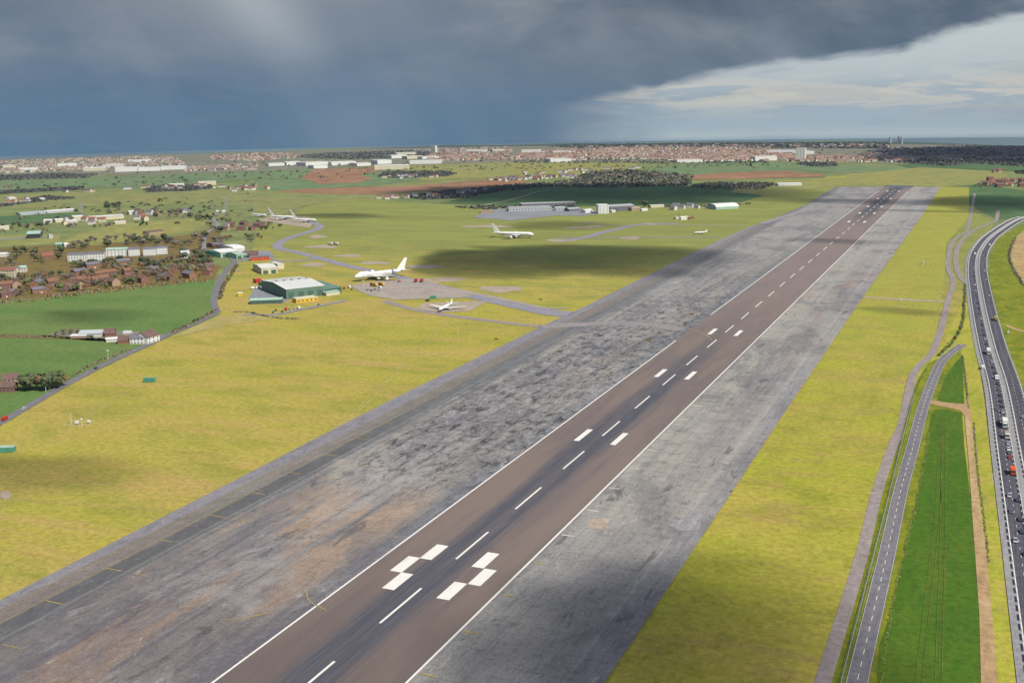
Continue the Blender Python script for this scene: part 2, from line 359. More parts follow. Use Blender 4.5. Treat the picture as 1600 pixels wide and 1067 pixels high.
c = t.mix(t.m('MULTIPLY', t.ss(cb1, .49, .38), t.m('MULTIPLY_ADD', crumb, .72, .25)), c, A(62, 62, 66))
c = t.mix(t.m('MULTIPLY', t.ss(cb1, .52, .64), t.m('MULTIPLY_ADD', crumb, .5, .15)), c, A(184, 182, 180))
c = t.mix(t.m('MULTIPLY', t.ss(cb2, .47, .36), t.m('MULTIPLY_ADD', crumb, .45, .35)), c, A(84, 82, 86))
c = t.mix(t.m('MULTIPLY', t.ss(cb2, .54, .66), t.m('MULTIPLY_ADD', crumb, .35, .2)), c, A(190, 184, 174))
cracks = t.noise(t.pos((.028, .05, 0), (51, 3, 0)), 1, 7, .7, 1.6)
c = t.mix(t.m('MULTIPLY', t.ss(t.m('ABSOLUTE', t.m('SUBTRACT', cracks, .5)), .006, .001), .35), c, A(96, 94, 94))
c = t.mix(1, c, t.ramp(fine, [(.28, (.68,)*3), (.5, (1.0,)*3), (.72, (1.34,)*3)]), 'MULTIPLY')
t.l.new(c, b.inputs['Base Color'])

# grooved brown runway with the dark rubbered centre
rwm, t, b = newmat('runway_asphalt'); b.inputs['Roughness'].default_value = .85; b.inputs['Specular IOR Level'].default_value = .2
g = t.pos(); sp3 = t.n.new('ShaderNodeSeparateXYZ'); t.l.new(g, sp3.inputs[0]); X, Y = sp3.outputs[0], sp3.outputs[1]
s1 = t.noise(t.pos((.5, .006, 0)), 1, 5, .6); s2 = t.noise(t.pos((.06, .008, 0), (4, 0, 0)), 1, 5, .6, .4); s3 = t.noise(t.pos((2.2, .03, 0)), 1, 5, .7)
c = t.mix(t.ss(s2, .4, .62), A(136, 120, 112), A(122, 110, 108))
c = t.mix(t.m('MULTIPLY', t.ss(s1, .5, .7), .35), c, A(112, 100, 100))
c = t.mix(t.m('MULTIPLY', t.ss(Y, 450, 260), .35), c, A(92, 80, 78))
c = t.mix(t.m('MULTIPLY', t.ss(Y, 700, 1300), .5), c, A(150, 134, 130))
s6 = t.noise(t.pos((.16, .0035, 0), (8, 1, 0)), 1, 5, .6); s7 = t.noise(t.pos((.02, .006, 0), (1, 9, 0)), 1, 4, .6)
wid = t.m('ADD', t.m('ABSOLUTE', t.m('ADD', X, 1.0)), t.m('ADD', t.m('MULTIPLY', t.m('SUBTRACT', s1, .5), 14), t.m('MULTIPLY', t.m('SUBTRACT', s7, .5), 14)))
rub = t.m('MULTIPLY', t.ss(wid, 13, 6), t.ss(Y, 980, 640))
c = t.mix(t.m('MULTIPLY', rub, t.m('MULTIPLY_ADD', t.ss(s6, .36, .56), .35, .62)), c, A(84, 84, 94))
c = t.mix(t.m('MULTIPLY', rub, t.m('MULTIPLY', t.ss(s3, .5, .62), .45)), c, A(118, 124, 134))
c = t.mix(t.m('MULTIPLY', rub, t.m('MULTIPLY', t.ss(s3, .48, .36), .5)), c, A(76, 74, 80))
far_ = t.m('MULTIPLY', t.ss(wid, 20, 6), t.ss(Y, 1700, 2050))
c = t.mix(t.m('MULTIPLY', far_, .85), c, A(82, 82, 90))
c = t.mix(t.m('MULTIPLY', t.ss(s2, .58, .72), .3), c, A(160, 136, 112))
c = t.mix(t.m('MULTIPLY', t.ss(s3, .52, .7), .22), c, A(110, 102, 100))
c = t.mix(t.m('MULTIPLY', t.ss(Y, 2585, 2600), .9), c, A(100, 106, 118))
c = t.mix(1, c, t.ramp(t.noise(t.pos((1.5, .9, 0)), 1, 6, .8), [(.25, (.8,)*3), (.75, (1.18,)*3)]), 'MULTIPLY')
t.l.new(c, b.inputs['Base Color'])

paint = plain('white_paint', A(244, 240, 232), .6, .12, .5)
pm, t, b = newmat('runway_paint'); b.inputs['Roughness'].default_value = .7
n = t.noise(t.pos((1.1, .35, 0)), 1, 8, .8); n2 = t.noise(t.pos((.35, .03, 0)), 1, 5, .7)
c = t.mix(t.ss(n, .56, .70), A(246, 242, 234), A(176, 166, 158)); c = t.mix(t.m('MULTIPLY', t.ss(n2, .54, .7), .35), c, A(150, 142, 138))
t.l.new(c, b.inputs['Base Color']); MATS['runway_paint'] = pm
paint_d = plain('worn_white_paint', A(214, 206, 196), .7, .35, .8)
ypaint = plain('worn_yellow_paint', A(176, 156, 100), .7, .35, .8)
wht = plain('white_metal', A(246, 246, 240), .45, .06, .2)
alu = plain('aircraft_white', A(250, 250, 246), .35, .04, .1)
glassd = plain('dark_glass', (.03, .035, .045), .15, .1, 1, spec=.6)
rubber = plain('rubber', (.03, .03, .03), .8)
steel = plain('grey_steel', (.33, .34, .36), .45, .2, .5, metal=.3)
greenm = plain('green_cladding', A(112, 142, 126), .6, .2, .4)
greend = plain('dark_green_cladding', A(82, 114, 98), .6, .2, .4)
tealm = plain('teal_paint', A(92, 168, 140), .5, .2, .6)
tealp = plain('pale_green_roof', A(178, 208, 190), .6, .15, .2)
redm = plain('red_paint', A(200, 60, 44), .5, .15, 1)
orangem = plain('orange_paint', A(236, 100, 44), .5, .12, 1)
yellowm = plain('yellow_paint', A(240, 196, 60), .5, .12, 1)
bluem = plain('blue_paint', A(50, 100, 160), .5, .12, 1)
greycar = plain('grey_car_paint', A(110, 112, 118), .35, .1, 1, spec=.5)
darkcar = plain('dark_car_paint', A(52, 54, 62), .3, .1, 1, spec=.5)
silver = plain('silver_car_paint', A(200, 204, 208), .3, .1, 1, spec=.5)
cream = plain('cream_render', A(226, 218, 188), .8, .12, .2)
offwhite = plain('offwhite_render', A(228, 224, 212), .8, .1, .2)
brick = plain('red_brick', A(150, 108, 92), .9, .25, .5)
brick2 = plain('orange_brick', A(164, 122, 94), .9, .25, .5)
brick3 = plain('buff_brick', A(188, 160, 132), .9, .2, .5)
tile_b = plain('brown_tiles', A(122, 96, 88), .9, .25, .6)
tile_g = plain('grey_slates', A(124, 120, 132), .8, .2, .6)
tile_r = plain('red_tiles', A(158, 100, 82), .9, .25, .6)
tile_p = plain('pale_pantiles', A(182, 146, 130), .9, .25, .6)
tile_q = plain('weathered_roofs', A(150, 132, 124), .9, .25, .6)
tile_o = plain('terracotta_tiles', A(144, 104, 82), .9, .25, .6)
shedr = plain('grey_shed_roof', A(182, 184, 184), .6, .12, .1)
bark = plain('bark', (.10, .08, .06), .9)
winm = plain('window_glass', (.05, .06, .075), .2, .2, 1, spec=.6)

# ------------------------------------------------------------------ sea and land
seam, t, b = newmat('sea_water'); b.inputs['Roughness'].default_value = .28
n = t.noise(t.pos((.0006, .0025, 0)), 1, 5, .6)
t.l.new(t.mix(t.ss(n, .4, .65), (.045, .075, .085), (.085, .115, .12)), b.inputs['Base Color'])
bp = t.n.new('ShaderNodeBump'); bp.inputs['Strength'].default_value = .4; bp.inputs['Distance'].default_value = 2
t.l.new(t.noise(t.pos((.02, .05, 0)), 1, 5, .7), bp.inputs['Height']); t.l.new(bp.outputs[0], b.inputs['Normal'])
def grid_sheet(name, x0, x1, y0, y1, cell, mat, off, clip=None):
    bm = bmesh.new(); nx, ny = int((x1-x0)/cell), int((y1-y0)/cell); V = {}
    for i in range(nx+1):
        for j in range(ny+1):
            x, y = x0+i*cell, y0+j*cell; V[i, j] = bm.verts.new((x, y, surf(x, y)+off))
    for i in range(nx):
        for j in range(ny): bm.faces.new((V[i, j], V[i+1, j], V[i+1, j+1], V[i, j+1]))
    o = link(name, bm_mesh(bm, mat)); o['kind'] = 'structure'; return o
grid_sheet('sea', -13000, 9000, 2400, 13600, 200., seam, -4.)
coast = [G(*p) for p in ((0, 250), (60, 247.5), (130, 246), (210, 243), (290, 241), (360, 238.5), (430, 237), (500, 233), (560, 231.5), (640, 230), (700, 226.5), (790, 227), (880, 224), (960, 225), (1040, 222.5), (1130, 221.5), (1210, 222), (1290, 220), (1370, 220.5), (1450, 223), (1530, 226), (1600, 228))]
c0, c1 = coast[0], coast[-1]
land_pts = [(-9000, -1600), (9000-3000, -1600), (6000, 3600), (2600, 4600), (c1.x+500, c1.y-250)] + [(p.x, p.y) for p in coast[::-1]] + [(c0.x-700, c0.y-350), (c0.x-2000, c0.y-1700), (-9000, 2500)]
def land_sheet():
    bm = bmesh.new(); vs = [bm.verts.new((p[0], p[1], 0)) for p in land_pts]; f = bm.faces.new(vs); f.normal_update()
    if f.normal.z < 0: f.normal_flip()
    drape(bm)
    be = [e for e in bm.edges if e.is_boundary]
    bmesh.ops.triangulate(bm, faces=bm.faces[:])
    for v in bm.verts: v.co.z = surf(v.co.x, v.co.y)
    r = bmesh.ops.extrude_edge_only(bm, edges=[e for e in bm.edges if e.is_boundary])
    for v in r['geom']:
        if isinstance(v, bmesh.types.BMVert): v.co.z -= 12
    o = link('ground', bm_mesh(bm, landm)); o['kind'] = 'structure'; return o
land_sheet()

# far fields (each its own sheet); h = height above ground, later ones overlap earlier ones
H1, H2, H3, H4 = .10, .2, .3, .4
fields = [
 ('airfield_grass', [(-120, 1300), (-120, 745), (-40, 690), (55, 632), (105, 604), (170, 570), (262, 528), (345, 492), (337, 486), (342, 452), (358, 426), (372, 411), (392, 399), (405, 352), (440, 342), (480, 322), (560, 310), (640, 318), (760, 322), (830, 326), (1000, 322), (1100, 318), (1200, 305), (1300, 290), (1480, 290), (1520, 330), (1556, 348), (1515, 400), (1512, 440), (1540, 640), (1580, 1000), (1620, 1300)], grass, H1),
 ('field', [(-80, 474), (0, 470), (60, 467), (130, 458), (200, 450), (262, 443), (336, 437), (332, 460), (330, 489), (262, 524), (170, 571), (100, 604), (30, 640), (-80, 700)], field_a, H2),
 ('field', [(-80, 354), (0, 351), (128, 346), (130, 333), (60, 334), (-80, 343)], field_d, H2),
 ('field', [(-120, 302), (0, 299), (230, 293), (395, 281), (398, 269), (290, 272), (150, 277), (0, 283), (-120, 286)], field_b, H2),
 ('field', [(-80, 330), (0, 326), (160, 323), (300, 318), (420, 312), (440, 300), (330, 296), (200, 299), (0, 304), (-80, 306)], field_c, H2),
 ('field', [(95, 384), (105, 372), (180, 350), (300, 342), (325, 350), (300, 362), (210, 374), (150, 384)], field_p, H2),
 ('field', [(-60, 392), (0, 386), (90, 380), (95, 366), (0, 368), (-60, 372)], field_p, H1),
 ('field', [(395, 296), (400, 268), (480, 264), (600, 262), (660, 281), (590, 290), (450, 298)], field_b, H2),
 ('field', [(395, 318), (405, 300), (470, 299), (560, 305), (640, 309), (560, 312), (470, 322), (430, 340), (400, 340)], field_c, H1),
 ('field', [(498, 288), (470, 278), (490, 265), (585, 262), (600, 266), (560, 274), (585, 279), (560, 286)], soil, H3),
 ('field', [(430, 300), (470, 296), (560, 293), (640, 291), (740, 283), (800, 281), (830, 284), (790, 291), (680, 298), (570, 304), (500, 303)], soil, H3),
 ('field', [(660, 283), (720, 279), (900, 275), (990, 262), (1000, 254), (800, 254), (620, 260)], field_p, H2),
 ('field', [(690, 318), (760, 300), (850, 288), (1000, 288), (1160, 297), (1210, 300), (1160, 316), (1000, 321), (840, 324)], field_d, H3),
 ('field', [(1000, 268), (1060, 256), (1130, 253), (1240, 255), (1420, 262), (1400, 270), (1290, 270), (1100, 275)], field_b, H2),
 ('field', [(1066, 281), (1075, 274), (1180, 268), (1230, 268), (1290, 273), (1280, 277), (1190, 279), (1130, 281)], soil, H3),
 ('field', [(1140, 300), (1180, 284), (1290, 279), (1330, 272), (1440, 262), (1560, 268), (1580, 276), (1530, 288), (1480, 292), (1300, 291), (1200, 306)], field_p, H3),
 ('field', [(1285, 280), (1292, 276.5), (1320, 276.5), (1324, 279.5)], grass_r, H4),
 ('field', [(1420, 262), (1400, 258), (1500, 248), (1620, 246), (1620, 268), (1560, 267)], field_d, H2),
 ('field', [(1480, 293), (1530, 289), (1600, 298), (1660, 310), (1660, 345), (1595, 338), (1560, 344), (1525, 326)], field_d, H2),
 ('embankment', [(1597, 633), (1580, 570), (1560, 496), (1545, 434), (1548, 400), (1560, 372), (1598, 352), (1700, 340), (1800, 600), (1680, 760)], lush, H2),
 ('field', [(1576, 395), (1586, 372), (1610, 352), (1720, 352), (1740, 500), (1605, 452), (1583, 425)], soil_n, H3),
]
for k_, (nm, px, mt, h) in enumerate(fields): sheet(nm, px, mt, h+.0036*k_)
for a_ in ([(-30, 772), (40, 781), (140, 789), (262, 799)], [(4, 776), (0, 800), (-20, 850)], [(700, 500), (640, 560), (560, 640), (500, 690)], [(235, 600), (190, 618), (130, 655)]):
    for o_ in (-1.3, 1.3): ribbon('wheel_track', a_, .5, MATS['straw_grass'], .18, o0=o_-.4, o1=o_+.4)
# crops and tracks between perimeter road and dual carriageway
H5 = .5
sheet('grass_verge', [(1505, 470), (1513, 446), (1519, 500), (1530, 580), (1546, 700), (1566, 860), (1596, 1075), (1600, 1200), (1250, 1200), (1272, 1070), (1360, 780), (1404, 690), (1418, 620), (1440, 570), (1470, 540)], verge, H2)
sheet('lush_strip', [(1298, 1075), (1352, 888), (1374, 779), (1400, 700), (1425, 612), (1450, 568), (1500, 545), (1503, 556), (1508, 640), (1440, 800), (1392, 950), (1372, 1080), (1368, 1200), (1262, 1200)], lush, H3)
sheet('crop_field', [(1370, 1075), (1374, 1010), (1390, 965), (1412, 870), (1436, 765), (1455, 650), (1460, 641), (1480, 640), (1503, 646), (1507, 700), (1519, 800), (1529, 920), (1533, 1075), (1536, 1200), (1350, 1200)], crop, H4)
sheet('crop_field', [(1464, 628), (1476, 592), (1492, 568), (1504, 556), (1505, 600), (1506, 631), (1485, 630)], crop, H4)
sheet('dirt_track', [(1453, 632), (1456, 626), (1480, 630), (1506, 632), (1512, 620), (1517, 644), (1524, 736), (1540, 860), (1550, 960), (1559, 1075), (1566, 1200), (1537, 1200), (1533, 1075), (1530, 960), (1523, 860), (1513, 717), (1507, 650), (1500, 642), (1478, 637)], dirt, H5)
sheet('grass_strip', [(945, 1075), (1130, 790), (1353, 460), (1440, 338), (1470, 292), (1514, 293), (1514, 340), (1478, 380), (1476, 430), (1470, 470), (1462, 530), (1412, 600), (1402, 690), (1360, 790), (1270, 1080), (1240, 1200), (860, 1200)], grass_r, H2+.09)
tram = ground_mat('tramline_soil', A(112, 122, 56), A(98, 112, 48), A(120, 122, 64), s=(.05, .02), seed=31)
# tramlines in the crop
for nm_, a in (('tramline', [(1430, 1110), (1447, 960), (1465, 800), (1471, 650)]), ('tramline', [(1465, 1110), (1468, 1000), (1473, 820), (1474, 652)])):
    for o_ in (-1.0, 1.0): ribbon(nm_, a, .5, tram, .56, parent=None, o0=o_-.13, o1=o_+.13)
# lower-left countryside
sheet('straw_strip', [(270, 527), (300, 512), (345, 493), (395, 490), (440, 492), (420, 500), (360, 507), (300, 522)], straw, H3)
sheet('scrub', [(-40, 478), (0, 472), (130, 459), (262, 444), (334, 438), (345, 415), (300, 408), (110, 408), (0, 416), (-60, 420)], scrub, H1)
sheet('built_up_ground', [(-60, 420), (0, 416), (330, 408), (350, 380), (340, 352), (300, 366), (200, 378), (60, 384), (-60, 392)], scrub, .07)
sheet('hedge_bank', [(-60, 526), (0, 522), (90, 525), (200, 531), (205, 536), (90, 530), (0, 528), (-60, 532)], scrub, H3)
coastm = ground_mat('coastal_scrub', A(86, 102, 92), A(96, 108, 96), A(78, 94, 86), s=(.002, .002), seed=42, fine=.05)
sheet('coastal_slope', [(560, 233), (800, 228.6), (1000, 226.4), (1200, 224.3), (1450, 226), (1600, 231), (1700, 236), (1650, 229.5), (1530, 226.4), (1370, 221), (1210, 222.4), (1130, 222), (960, 225.4), (880, 224.5), (790, 227.4), (700, 227), (640, 230.3)], coastm, H2)
sheet('farmyard', [(60, 526), (100, 519), (190, 517), (262, 523), (240, 540), (180, 536)], built, H3)
for px in ([(-150, 268), (0, 249.5), (110, 247), (250, 243), (395, 239), (560, 233), (800, 229), (1000, 227), (1200, 224.5), (1450, 226), (1600, 231), (1700, 236), (1700, 252), (1450, 249), (1400, 256), (1280, 252), (1100, 253), (800, 255), (600, 259), (400, 268), (250, 273), (110, 275), (0, 279), (-150, 285)],):
    sheet('town_ground', px, built, H1)

# ------------------------------------------------------------------ runway, shoulders, taxiways
pave = [(-160, 1024), (0, 939), (351, 760), (600, 631), (848, 510), (872, 499), (905, 484), (960, 457), (1040, 417), (1128, 374), (1170, 355), (1200, 346), (1260, 320), (1305, 292.5), (1470, 292.5), (1440, 338), (1357, 452), (1240, 624), (1130, 790), (1040, 925), (945, 1067), (850, 1205)]
pts = [G(*p) for p in pave]
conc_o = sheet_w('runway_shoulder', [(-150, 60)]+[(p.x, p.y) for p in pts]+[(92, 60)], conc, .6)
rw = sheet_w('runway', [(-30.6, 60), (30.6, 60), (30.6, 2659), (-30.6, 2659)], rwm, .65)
rw['kind'] = 'structure'
def quadm(x0, x1, y0, y1, mat, off):
    bm = bmesh.new(); n = max(1, int((y1-y0)/200))
    for i in range(n):
        a, c_ = y0+(y1-y0)*i/n, y0+(y1-y0)*(i+1)/n
        bm.faces.new([bm.verts.new((x, y, surf(x, y)+off)) for x, y in ((x0, a), (x1, a), (x1, c_), (x0, c_))])
    return bm_mesh(bm, mat)
ZP = .70
for x in (-30, 30):
    # the left line is broken where the link taxiway joins
    if x < 0:
        for a, c_ in ((60, 1.0), ):
            link('edge_line', quadm(x-.45, x+.45, 60, G(1052, 533).y, pm, ZP), rw)
            link('edge_line', quadm(x-.45, x+.45, G(1110, 493).y, 2650, pm, ZP), rw)
    else: link('edge_line', quadm(x-.45, x+.45, 60, 2650, pm, ZP), rw)
dm = quadm(-.5, .5, -16.05, 16.05, pm, ZP)
s0 = 254.6
for i in range(-2, 38):
    y = s0+62.6*i
    if y > 2540: break
    link('centreline_dash', dm, rw, (0, y+16.05, 0))
rm = quadm(-2.75, 2.75, -8, 8, pm, ZP)
for x, y in ((-12.0, 383.1), (-17.4, 367.4), (-12.0, 351.7), (12.1, 383.3), (18.1, 367.5), (12.3, 351.6)): link('aiming_marking', rm, rw, (x, y, 0))
tm = quadm(-1.65, 1.65, -12, 12, pm, ZP)
TZ = [565.5]
for px in ((1030, 584), (1113, 519)): TZ.append(G(*px).y)
for y in TZ:
    for x in (-10.8, 10.9): link('touchdown_marking', tm, rw, (x, y, 0))
tm2 = quadm(-1.8, 1.8, -11, 11, pm, ZP)
for px in (1353.5,): pass
for yy in (348, 334, 323.5, 311, 299): 
    y = G(1370, yy).y
    for x in (-12, 12): link('touchdown_marking', tm2, rw, (x, y, 0))
link('threshold_bar', quadm(-27, 33, 2653, 2658.6, paint_d, ZP), rw)
# yellow taxi lines and ticks on the left-hand shoulder, pale ticks on the right
for x0 in (-141.2, -132.6): link('taxi_line', quadm(x0-.2, x0+.2, 60, 1100, ypaint, ZP), conc_o)
for i in range(-3, 12):
    y = 285.5+32.7*i
    link('taxi_tick', quadm(-132.2, -122.6-(i % 3)*1.5, y-.35, y+.35, ypaint, ZP), conc_o)
    if i % 2: link('slab_tick', quadm(-118, -109, y-.25, y+.25, ypaint, ZP), conc_o)
for i in range(-4, 12):
    y = 323+32.6*i
    link('shoulder_tick', quadm(31.6, 37.4, y-.55, y+.55, paint_d if i > 2 else ypaint, ZP), conc_o)
def line_px(name, px, w, mat, off, parent=None, dash=None, n=6):
    path = smooth_path([G(*p) for p in px], n); return link(name, ribbon_mesh(path, -w/2, w/2, mat, off, dash), parent)
line_px('taxi_line', [(345, 971), (380, 968), (420, 959)], .6, ypaint, ZP, conc_o)
line_px('taxi_line', [(510, 955), (485, 942), (478, 925)], .5, ypaint, ZP, conc_o)
line_px('taxi_line', [(965, 520), (1020, 514), (1070, 514), (1100, 523), (1112, 532)], .7, ypaint, ZP, conc_o)
for px in ([(925, 812), (955, 813), (942, 829), (914, 827)], [(1045, 822), (1075, 808), (1100, 800), (1092, 830), (1062, 832)]):
    p = sheet('concrete_patch', px, pad if px[0][0] < 1000 else MATS['kerb_concrete'], ZP+.02, kind=None, parent=conc_o)

TW = .62
crossm = ground_mat('crossing_concrete', A(156, 148, 148), A(148, 142, 144), A(164, 156, 154), s=(.05, .1), seed=41)
ribbon('taxiway_crossing', [(846, 512), (930, 507), (1000, 507), (1066, 516)], 17, crossm, .72)
tw, path = ribbon('taxiway', [(484, 347), (499, 352), (494, 359), (475, 365), (450, 373), (435, 381), (437, 389), (462, 394), (500, 404), (525, 411), (562, 420), (600, 428), (640, 437)], 15, tarmac_l, H3)
ribbon('taxiway', [(500, 404), (470, 407), (440, 408), (415, 404), (395, 400)], 11, tarmac_l, H3-.04)
ribbon('taxiway', [(640, 437), (680, 449), (735, 461), (790, 473), (835, 483), (880, 491), (940, 488)], 26, tarmac_l, H3+.05)
ribbon('taxiway_margin', [(712, 452), (760, 463), (810, 473), (850, 481), (890, 483)], 5, pad, H3+.12)
ribbon('taxiway', [(600, 470), (640, 482), (700, 493), (760, 501), (820, 508), (855, 511)], 9, track, H3-.05)
ribbon('taxiway', [(880, 376), (912, 372), (940, 364), (975, 356), (1010, 350), (1060, 350)], 16, tarmac_l, H3)
ribbon('taxiway', [(870, 371), (940, 372), (1010, 371), (1080, 371), (1125, 372)], 9, tarmac_l, H3+.05)
ribbon('taxiway', [(905, 348), (960, 352), (1060, 352), (1165, 353)], 7, track, H3-.05)
ribbon('taxiway', [(1190, 350), (1255, 330), (1290, 324)], 12, MATS['kerb_concrete'], .64)
sheet('apron', [(548, 446), (590, 440), (640, 436), (672, 440), (712, 452), (742, 461), (720, 466), (670, 467), (620, 469), (580, 463), (560, 455)], apronm, H4)
sheet('apron', [(648, 483), (662, 474), (720, 472), (762, 471), (735, 486), (690, 489)], pad, H4-.03)
sheet('apron', [(738, 340), (770, 327), (905, 326), (952, 333), (905, 338), (870, 337), (800, 345)], town_rd, H4)
sheet('apron', [(400, 344), (430, 338), (480, 339), (492, 346), (484, 356), (440, 350)], pad, H2+.03)
for (x, y, a, h_) in ((782, 452, 34, 5), (700, 437, 26, 3.4), (662, 417, 28, 3), (585, 411, 24, 2.5), (545, 400, 22, 2.2), (502, 386, 26, 2.5), (497, 370, 14, 2.5), (490, 414, 18, 3), (876, 376, 24, 2.2), (985, 372, 16, 2.5), (1020, 350, 16, 1.6), (760, 354, 40, 2), (905, 356, 24, 1.6), (660, 440, 22, 5), (930, 354, 14, 1.4), (5, 774, 14, 6)):
    pts_ = []
    for k in range(14):
        an = 2*math.pi*k/14; rr = 1+.18*math.sin(3*an+x)+.1*math.sin(5*an+y); pts_.append((x+a*rr*math.cos(an), y+h_*rr*math.sin(an)))
    sheet('dispersal_pad', pts_, pad, H2+.06)
# perimeter tracks, old road, lanes
per_c = [(1250, 1180), (1285, 1067), (1345, 873), (1369, 775), (1394, 700), (1409, 665), (1418, 622), (1426, 588), (1438, 570), (1452, 558), (1462.5, 538), (1473, 503), (1481.5, 469), (1489.5, 441), (1481.5, 420), (1481.5, 403), (1488, 379), (1500.5, 368), (1511, 362), (1514.5, 347), (1518, 330), (1523, 303)]
ribbon('perimeter_track', per_c, 5.2, track, H4)
ribbon('perimeter_track', [(1516, 446), (1507, 440), (1499, 430), (1493.6, 413), (1495, 392), (1504, 375), (1521, 361), (1542, 351), (1556, 345), (1559.5, 330)], 6, track, H4+.04)
ribbon('cross_track', [(1350, 464.5), (1400, 468), (1440, 470), (1476, 472)], 8, pad, H4-.04)
old_px = [(1316, 1180), (1339, 1067), (1384, 875), (1408, 765), (1426, 700), (1444, 632), (1468, 571), (1486, 552), (1504, 539)]
orr, opath = ribbon('road', old_px, 6.9, oldroad, H4+.1)
link('lane_line', ribbon_mesh(opath, -.12, .12, paint, H4+.16, (4, 5)), orr)
for o_ in (-3.15, 3.15): link('edge_line', ribbon_mesh(opath, o_-.09, o_+.09, paint_d, H4+.16, None), orr)
ribbon('ditch', [(1290, 1180), (1314, 1067), (1362, 880), (1388, 780), (1405, 705), (1422, 640), (1434, 600), (1448, 575)], 1.6, ditchm, H4+.02)
lane_px = [(-140, 728), (-60, 690), (0, 661), (50, 632), (100, 603), (165, 569), (210, 549), (262, 524), (300, 508), (328, 494), (340, 487)]
ribbon('road', lane_px, 7, oldroad, H4)
ribbon('road', [(340, 489), (334, 470), (341, 445), (352, 425), (366, 410), (352, 398), (330, 395), (300, 398)], 7, oldroad, H4+.05)
ribbon('road', [(366, 412), (385, 406), (410, 405)], 7, town_rd, H4)
ribbon('road', [(320, 396), (318, 380), (322, 365), (340, 352), (330, 340)], 7, town_rd, H4)
ribbon('road', [(380, 492), (430, 492), (470, 484), (505, 477), (540, 470)], 7, town_rd, H4)
sheet('yard', [(388, 466), (400, 448), (440, 444), (455, 466), (440, 475), (392, 474)], town_rd, H4)
sheet('yard', [(360, 400), (372, 392), (420, 392), (430, 402), (390, 408)], town_rd, H4-.05)
ribbon('road', [(-20, 377), (0, 375), (40, 372), (80, 371)], 16, town_rd, H4)
ribbon('road', [(752, 322), (800, 312), (840, 300), (860, 296)], 6, pad, H4+.1)
ribbon('path', [(1572, 508), (1590, 516), (1625, 524)], 4, dirt, H4)

# dual carriageway: world centre path with cross-section in metres
mc = [G(1640, 350), G(1600, 340.5), G(1556, 364.7), G(1533.5, 389), G(1526.5, 417), G(1533.5, 468.7), G(1549, 538), G(1569, 605)]
mc = [Vector((p.x, p.y, 0)) for p in mc]
d_ = (Vector((G(1566, 860).x+12.5, G(1566, 860).y, 0))-mc[-1]).normalized()
mc += [mc[-1]+d_*150, mc[-1]+d_*330, mc[-1]+d_*560]
mc = mc[::-1]
mpath = smooth_path(mc, 8)
mw = link('dual_carriageway', ribbon_mesh(mpath, -9.2, 9.6, mway, .46)); mw['kind'] = 'structure'
link('kerb_strip', ribbon_mesh(mpath, -12.6, -9.2, mstrip, .5), mw)
link('central_reserve', ribbon_mesh(mpath, -2.1, 2.1, mstrip, .52), mw)
link('kerb_strip', ribbon_mesh(mpath, 9.6, 10.8, mstrip, .5), mw)
for o_ in (-8.9, -2.4, 2.4, 9.3): link('edge_line', ribbon_mesh(mpath, o_-.11, o_+.11, paint, .53), mw)
for o_ in (-5.6, 5.9): link('lane_line', ribbon_mesh(mpath, o_-.09, o_+.09, paint, .53, (3, 6)), mw)
rails = []
def barrier(off, lab):
    bm = bmesh.new(); n = len(mpath)
    cum = [0]
    for i in range(n-1): cum.append(cum[-1]+(mpath[i+1]-mpath[i]).length)
    s = 0; i = 0
    root = thing('crash_barrier', lab, 'crash barrier')
    while s < cum[-1]-8:
        while i < n-2 and cum[i+1] < s: i += 1
        tt = (s-cum[i])/(cum[i+1]-cum[i]); p = mpath[i].lerp(mpath[i+1], tt); d = (mpath[i+1]-mpath[i]).normalized(); nn = Vector((d.y, -d.x, 0))
        p = p+nn*off; q = p+d*5.4; w = nn*.22; z = .55
        v = [bm.verts.new(c) for c in (p-w+Vector((0, 0, z)), p+w+Vector((0, 0, z)), q+w+Vector((0, 0, z)), q-w+Vector((0, 0, z)), p-w*.5+Vector((0, 0, z+.9)), p+w*.5+Vector((0, 0, z+.9)), q+w*.5+Vector((0, 0, z+.9)), q-w*.5+Vector((0, 0, z+.9)))]
        for f in ((4,5,6,7),(0,1,5,4),(1,2,6,5),(2,3,7,6),(3,0,4,7)): bm.faces.new([v[k] for k in f])
        s += 8
    o = link('barrier_block', bm_mesh(bm, MATS['white_metal']), root); o['kind'] = 'stuff'
for off, lab in ((-9.3, 'line of white barrier blocks along the left edge of the dual carriageway'), (-1.9, 'line of white barrier blocks on the left side of the central reserve'), (1.9, 'line of white barrier blocks on the right side of the central reserve'), (9.9, 'line of white barrier blocks along the outer right edge of the dual carriageway')):
    barrier(off, lab)

# ------------------------------------------------------------------ vegetation
def leafmat(name, c1, c2):
    m, t, b = newmat(name); b.inputs['Roughness'].default_value = .9; b.inputs['Specular IOR Level'].default_value = .1
    gi = t.n.new('ShaderNodeObjectInfo').outputs['Random']
    n = t.noise(t.pos((.35, .35, .35)), 1, 4, .6)
    t.l.new(t.mix(t.ss(t.m('ADD', n, t.m('MULTIPLY', t.m('SUBTRACT', gi, .5), .3)), .35, .65), c1, c2), b.inputs['Base Color']); return m
leaf_d = leafmat('evergreen_leaves', (.042, .055, .028), (.075, .088, .042))
leaf_g = leafmat('spring_leaves', (.075, .09, .035), (.12, .135, .055))
leaf_b = leafmat('bare_twigs', (.12, .095, .072), (.17, .14, .105))
leaf_r = leafmat('russet_twigs', (.13, .075, .04), (.17, .11, .05))
leaf_y = leafmat('verge_leaves', (.13, .15, .04), (.17, .18, .05))
